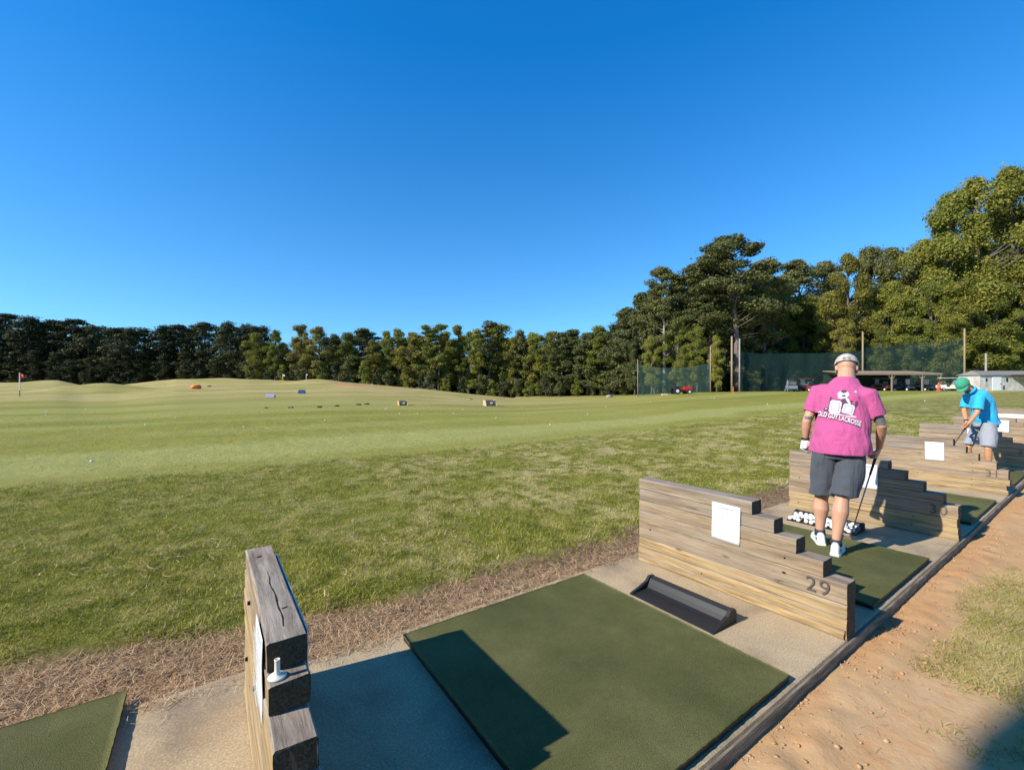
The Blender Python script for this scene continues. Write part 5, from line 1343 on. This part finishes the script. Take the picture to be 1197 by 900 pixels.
# low timber target boxes
def target_box(px, py, wpx, hpx, label):
    p, d = hitg(px, py + hpx / 2, 25); w = wpx * d / FPX; h = hpx * d / FPX; root = empty('target_box', p, -YAW + .35); tag(root, label, 'target box', 'timber target boxes on the turf')
    pw = flat('raw_plywood', (.62, .40, .22)); 
    V = [(-w / 2, -.45, 0), (-w / 2, .55, 0), (-w / 2, .55, h), (-w / 2 + .0, -.1, h * .9)]; V2 = [(x + .05, y, z) for x, y, z in V]
    MB().add(V + V2, [(0, 1, 2, 3), (7, 6, 5, 4), (0, 4, 5, 1), (1, 5, 6, 2), (2, 6, 7, 3), (3, 7, 4, 0)]).build('side_panel', pw, root)
    V = [(x + w - .05, y, z) for x, y, z in V]; V2 = [(x + .05, y, z) for x, y, z in V]
    MB().add(V + V2, [(0, 1, 2, 3), (7, 6, 5, 4), (0, 4, 5, 1), (1, 5, 6, 2), (2, 6, 7, 3), (3, 7, 4, 0)]).build('side_panel', pw, root)
    M = Matrix.Translation((0, -.22, h * .46)) @ Matrix.Rotation(-.45, 4, 'X'); MB().box(0, (w - .1, .03, h * .95), M=M).build('front_panel', flat('dark_mesh', (.10, .085, .07)), root)
    MB().box((0, .53, h / 2), (w - .1, .04, h)).build('back_panel', pw, root)
    M = Matrix.Translation((.05 * w, -.27, h * .5)) @ Matrix.Rotation(-.45, 4, 'X'); MB().box(0, (w * .22, .02, h * .22), M=M).build('number_plate', c_wht, root)
target_box(471, 471, 10.5, 5.6, 'low timber target box left of centre on the turf')
target_box(573, 471, 13, 7, 'low timber target box nearer the middle of the turf')
# dark clods of turned soil
for i, (px, py, s) in enumerate([(311, 477, .7), (340, 477, 1), (373, 476.5, 1.1), (394, 475, .9), (419, 473.5, 1), (429, 472.8, .9), (551, 467, .55), (245, 452, .8)]):
    p, d = hitg(px, py, 20); b = MB(); rs = random.Random(i); s *= 5.0 * d / FPX
    for k in range(9): b.ball((rs.uniform(-.5, .5) * s, rs.uniform(-.25, .25) * s, rs.uniform(.02, .12) * s), (rs.uniform(.12, .26) * s, rs.uniform(.12, .2) * s, rs.uniform(.16, .30) * s), 8, 5)
    o = b.build('soil_clump', flat('dark_soil', (.09, .045, .03), .9) if 'dark_soil' not in bpy.data.materials else bpy.data.materials['dark_soil'], None); o.location = p; tag(o, ['smallest brown soil clump, leftmost of the row', 'brown soil clump, second of the row in front of the slope', 'brown soil clump, third of the row', 'brown soil clump, fourth of the row', 'brown soil clump, left of the close pair', 'brown soil clump, right of the close pair', 'tiny dark clump up the slope between the target boxes', 'dark clump right of the orange target'][i], 'soil clump', 'soil clumps on the range')
# grey rock
p, d = hitg(713, 464.2, 30); b = MB().ball((0, 0, .1), (.85, .5, .33), 14, 9); o = b.build('rock', flat('grey_rock', (.36, .36, .35), .9, .2, 0, .2, 3), None, True)
for v in o.data.vertices: v.co *= 1 + .25 * noise.noise(v.co * 2.2)
o.location = p; tag(o, 'pale grey rock at the foot of the trees', 'rock')

# netting poles
M_pole = flat('pole_wood', (.30, .23, .15), .8, .2, 0, .2, 2)
def pole(px, pybase, pytop, d, r, label, mat=M_pole):
    p = on(px, d); H = HC - (pytop - CY) * d / FPX - p.z
    b = MB().tube([(0, 0, -.4), (0, 0, H * .5), (0, 0, H)], [r, r * .9, r * .78], 10); o = b.build('wooden_pole', mat, None, True); o.location = p; tag(o, label, 'pole', 'netting poles'); return o
pole(830.5, 457, 405, 68, .10, 'thin wooden pole at the right end of the left netting')
pole(855.5, 457, 393, 67, .16, 'wooden pole just left of the big reddish pine trunk')
pole(864.5, 457, 396, 69, .13, 'pale pole just right of the big reddish pine trunk', M_barkp)
pole(1008.5, 457, 388, 71, .14, 'pale wooden pole above the pink shirt')
pole(1127.5, 457, 384, 71, .14, 'wooden pole at the right end of the green netting')
pole(1152.5, 436, 413, 70, .16, 'pale pole standing behind the white shed', M_barkp)
pole(745.5, 457, 420, 72, .08, 'thin pole at the left end of the left netting')
# the netting
t = NT('green_netting'); tr = t.n('ShaderNodeBsdfTransparent'); mx = t.n('ShaderNodeMixShader')
nn_ = t.noise(t.coord('pos', (.5, .5, .12)), 2.0, 4)
t.l(t.math('ADD', t.math('MULTIPLY', nn_, .30), .24), mx.inputs[0]); t.done((.045, .090, .078), .8, .1); t.l(tr.outputs[0], mx.inputs[1]); t.l(t.b.outputs[0], mx.inputs[2]); t.l(mx.outputs[0], t.out.inputs[0]); M_net = t.m
t = NT('dense_netting'); tr = t.n('ShaderNodeBsdfTransparent'); mx = t.n('ShaderNodeMixShader'); mx.inputs[0].default_value = .62; t.done((.024, .052, .048), .8, .1); t.l(tr.outputs[0], mx.inputs[1]); t.l(t.b.outputs[0], mx.inputs[2]); t.l(mx.outputs[0], t.out.inputs[0]); M_net2 = t.m
def netting(pts, label, mat):
    """pts: (px, d, pytop)"""
    V = []; F = []; cols = []
    for (a, b_) in zip(pts[:-1], pts[1:]):
        n = max(3, int(abs(b_[0] - a[0]) / 4))
        for i in range(n + (1 if b_ is pts[-1] else 0)):
            f = i / n; px, d, pt = [a[k] + (b_[k] - a[k]) * f for k in range(3)]
            pt += 1.2 * math.sin(f * math.pi) + .5 * noise.noise(Vector((px * .3, 0, 0))); p = on(px, d); H = HC - (pt - CY) * d / FPX
            cols.append((p, H))
    for j, (p, H) in enumerate(cols):
        for k in range(5):
            q = p + F3 * (.25 * noise.noise(Vector((j * .5, k * .8, 2)))); V.append((q.x, q.y, p.z + (H - p.z) * k / 4))
    for j in range(len(cols) - 1):
        for k in range(4): F.append((j * 5 + k, (j + 1) * 5 + k, (j + 1) * 5 + k + 1, j * 5 + k + 1))
    o = mesh_obj('safety_netting', V, F, mat, None, True); tag(o, label, 'netting', 'green safety nets'); return o
netting([(745.5, 72, 427), (790, 70, 430), (830.5, 68.1, 424)], 'blue green netting hung behind the red mower', M_net)
netting([(866, 69.5, 411), (920, 71, 413), (1007.5, 71.3, 410)], 'dark green netting between the big pine and the golfer in pink', M_net2)
netting([(1009.5, 71.2, 406), (1060, 71.6, 401), (1126.5, 71.1, 396)], 'green netting stretched above the cart shed', M_net)

# red mower
def mower():
    d = 64; p = on(796, d); root = empty('mower', p, -YAW + .1); tag(root, 'red ride-on mower with a black canopy parked before the left netting', 'mower')
    red = flat('red_paint', (.55, .02, .02), .35, .5); blk = M_rub
    MB().box((.9, 0, .75), (1.3, 1.0, .75), bev=.12).build('hood', red, root)
    MB().box((-.2, 0, .55), (1.3, 1.1, .3), bev=.05).build('deck', blk, root)
    MB().box((-.75, 0, .95), (.5, .6, .5), bev=.08).build('seat', blk, root)
    for s in (-1, 1):
        MB().tube([(-.9, s * .45, .6), (-.95, s * .45, 2.0)], .03, 6).build('roll_bar', blk, root)
        for x, r in ((.95, .36), (-.9, .48)):
            w = MB().tube([(x, s * .5, r), (x, s * .78, r)], [r, r], 16).build('wheel', blk, root); MB().tube([(x, s * .775, r), (x, s * .80, r)], [r * .5, r * .5], 12).build('rim', c_wht, w)
    MB().box((-.6, 0, 2.03), (1.5, 1.2, .08), bev=.03).build('canopy', blk, root)
    MB().tube([(.1, 0, .8), (-.25, 0, 1.15)], .03, 6).build('steering_wheel', blk, root)
    return root
mower()
p = on(777, 64); b = MB().box((0, 0, .15), (.9, .5, .3), bev=.06); o = b.build('crate', flat('straw_crate', (.55, .40, .24)), None); o.location = p; o.rotation_euler.z = -YAW; tag(o, 'low tan crate left of the red mower', 'crate')
p = on(857, 58); b = MB().tube([(0, 0, -.1), (0, 0, 1.0)], [.05, .05], 8); o = b.build('marker_stake', c_org, None); o.location = p; tag(o, 'orange marker stake in front of the big pine', 'stake')

# golf carts
def golf_cart(px, d, rz, bodymat, roofmat, label):
    p = on(px, d); root = empty('golf_cart', p, -YAW + rz); tag(root, label, 'golf cart', 'golf carts parked under the trees')
    pr = [(-1.15, .45), (-1.15, .85), (-.45, .9), (-.40, .62), (.45, .55), (.62, .95), (.95, .88), (1.22, .6), (1.22, .35), (-1.0, .3)]
    V = [(x, -.55, z) for x, z in pr] + [(x, .55, z) for x, z in pr]; n = len(pr)
    MB().add(V, [tuple(range(n)), tuple(range(2 * n - 1, n - 1, -1))] + [(j, n + j, n + (j + 1) % n, (j + 1) % n) for j in range(n)]).build('body', bodymat, root)
    MB().box((-.3, 0, .98), (.5, 1.0, .16), bev=.04).build('seat', flat('cart_seat', (.12, .11, .10)) if 'cart_seat' not in bpy.data.materials else bpy.data.materials['cart_seat'], root)
    MB().box((-.58, 0, 1.22), (.12, 1.0, .4), bev=.04).build('backrest', bpy.data.materials['cart_seat'], root)
    MB().box((-.05, 0, 1.86), (1.85, 1.15, .07), bev=.03).build('roof', roofmat, root)
    for s in (-1, 1):
        MB().tube([(.62, s * .5, .9), (.5, s * .5, 1.84)], .025, 6).build('post', M_dark, root); MB().tube([(-.85, s * .5, .85), (-.80, s * .5, 1.84)], .025, 6).build('post', M_dark, root)
        for x in (-.8, .85):
            w = MB().tube([(x, s * .42, .23), (x, s * .62, .23)], [.23, .23], 14).build('wheel', M_rub, root); MB().tube([(x, s * .615, .23), (x, s * .63, .23)], [.12, .12], 10).build('hub', c_wht, w)
    g_ = NT('cart_glass') if 'cart_glass' not in bpy.data.materials else None
    if g_: g_.done((.25, .28, .30), .15, .6)
    MB().box((.57, 0, 1.35), (.02, .98, .85)).build('windshield', bpy.data.materials['cart_glass'], root)
    return root
c_gry = flat('grey_cart', (.16, .19, .24), .4, .4); c_mar = flat('maroon_cart', (.16, .03, .03), .4, .4); c_navy = flat('dark_cart', (.03, .04, .06), .35, .5); c_cream = flat('cream_cart', (.72, .68, .58), .4, .4)
golf_cart(925, 63.5, 1.2, c_gry, c_navy, 'grey blue golf cart left of the golfer in pink')
golf_cart(943, 63.8, 1.9, c_mar, c_mar, 'maroon golf cart half hidden by the pink shirt')
golf_cart(1030, 66.0, 1.9, c_mar, c_gry, 'maroon golf cart at the left end of the shed')
golf_cart(1041, 66.3, -1.2, c_navy, c_gry, 'dark golf cart with a pale roof beside the maroon one')
golf_cart(1056, 65.8, -1.3, c_navy, c_navy, 'dark golf cart in the middle of the shed')
golf_cart(1078, 65.9, -1.4, c_navy, c_navy, 'dark golf cart with a bright windshield at the right of the shed')
golf_cart(1108, 63, -.3, c_cream, c_cream, 'cream golf cart outside the shed by the green cap')
# shed for the carts
def shed():
    d = 65; p = on(1050, d); root = empty('cart_shed', p, -YAW); tag(root, 'long low open cart shed with a tan roof edge and braced timber posts', 'shed')
    tanm = flat('tan_fascia', (.27, .215, .155), .8, .2, 0, .2, 1.5); rust = flat('roof_sheet', (.34, .24, .17), .7, .3, 0, .3, 1.2); dk = flat('shed_wall', (.035, .05, .045), .9)
    x0, x1 = (985 - 1050) * d / FPX, (1092 - 1050) * d / FPX; zt = (457.3 - 437.5) * d / FPX
    MB().box(((x0 + x1) / 2, -1.2, zt - .06), (x1 - x0, .08, .26)).build('fascia', tanm, root)
    M = Matrix.Translation(((x0 + x1) / 2, 1.4, zt + .30)) @ Matrix.Rotation(math.radians(6), 4, 'X'); MB().box(0, (x1 - x0 + .2, 5.3, .08), M=M).build('roof', rust, root)
    MB().box(((x0 + x1) / 2, 3.9, zt / 2), (x1 - x0, .1, zt)).build('back_wall', dk, root)
    for px in (990, 1035, 1070, 1091):
        x = (px - 1050) * d / FPX; q = MB().box((x, -1.1, zt / 2 - .2), (.16, .16, zt + .05)).build('post', tanm, root)
        for s in (-1, 1):
            if px == 1091 and s > 0: continue
            MB().tube([(x, -1.08, zt - .95), (x + s * .55, -1.08, zt - .2)], .05, 4).build('brace', tanm, q)
shed()
p = on(1097.5, 62); b = MB(); b.tube([(0, 0, 0), (0, 0, .05)], [.24, .24], 12).tube([(0, 0, .05), (0, 0, .75)], [.17, .04], 12); o = b.build('traffic_cone', flat('cone_red', (.65, .12, .08)), None, True); o.location = p; o.scale = (1.6, 1.6, 1.6); tag(o, 'faded red traffic cone beside the cream golf cart', 'cone')
# white shed
def white_shed():
    d = 62; p = on(1175, d); root = empty('white_shed', p, -YAW); tag(root, 'low whitewashed shed with a pale door and a dark lean-to roof at the right edge', 'shed')
    wm = NT('whitewashed_board'); n = wm.noise(wm.coord('obj', (1, 1, .5)), 1.8, 5, .7); wm.done(wm.ramp(n, [(.3, (.30, .28, .25)), (.5, (.52, .50, .46)), (.75, (.66, .65, .62))]), .85, .2, n, .02, .3)
    K = d / FPX; x0, x1 = (1145.5 - 1175) * K, (1235 - 1175) * K; h = (457 - 438) * K
    MB().box(((x0 + x1) / 2, 1.5, h / 2), (x1 - x0, 3, h)).build('wall', wm.m, root)
    rm = flat('grey_roof', (.22, .21, .20), .8, .2, 0, .2, 1)
    V = [(x0 - .2, -.25, h - .05), (x1 + .2, -.25, h - .05), (x1 + .2, 3.3, h - .05), (x0 - .2, 3.3, h - .05), (x0 + .4, 1.5, h + .62), (x1 - .4, 1.5, h + .62)]
    MB().add(V, [(0, 1, 5, 4), (1, 2, 5), (2, 3, 4, 5), (3, 0, 4), (3, 2, 1, 0)]).build('roof', rm, root)
    dr = MB().box(((1165 - 1175) * K, -.03, (457 - 448.5) * K), (10.3 * K, .06, 16 * K)).build('door', flat('door_white', (.72, .72, .72)), root)
    MB().box(((1169 - 1175) * K, -.08, 1.0), (.06, .05, .12)).build('handle', M_dark, dr)
    for px, py, w_, h_ in ((1153, 444, 1.6, 3.6), (1177, 444, 1.8, 4.6), (1173.3, 453, 1.2, 4.6)): MB().box(((px - 1175) * K, -.02, (457 - py) * K), (w_ * K, .05, h_ * K)).build('window', M_dark, root)
    V = [((1179 - 1175) * K, -.3, (457 - 438) * K), ((1235 - 1175) * K, -.3, (457 - 438) * K), ((1235 - 1175) * K, -3.2, (457 - 440) * K), ((1183 - 1175) * K, -3.2, (457 - 441) * K)]; V2 = [(x, y, z - .12) for x, y, z in V]
    MB().add(V + V2, [(0, 1, 2, 3), (7, 6, 5, 4), (0, 4, 5, 1), (1, 5, 6, 2), (2, 6, 7, 3), (3, 7, 4, 0)]).build('lean_to_roof', M_dark, root)
    MB().box(((1196 - 1175) * K, -3.0, (457 - 449) * K), (.12, .12, 16.5 * K)).build('post', M_dark, root)
white_shed()
# faint daytime moon is left to the sky
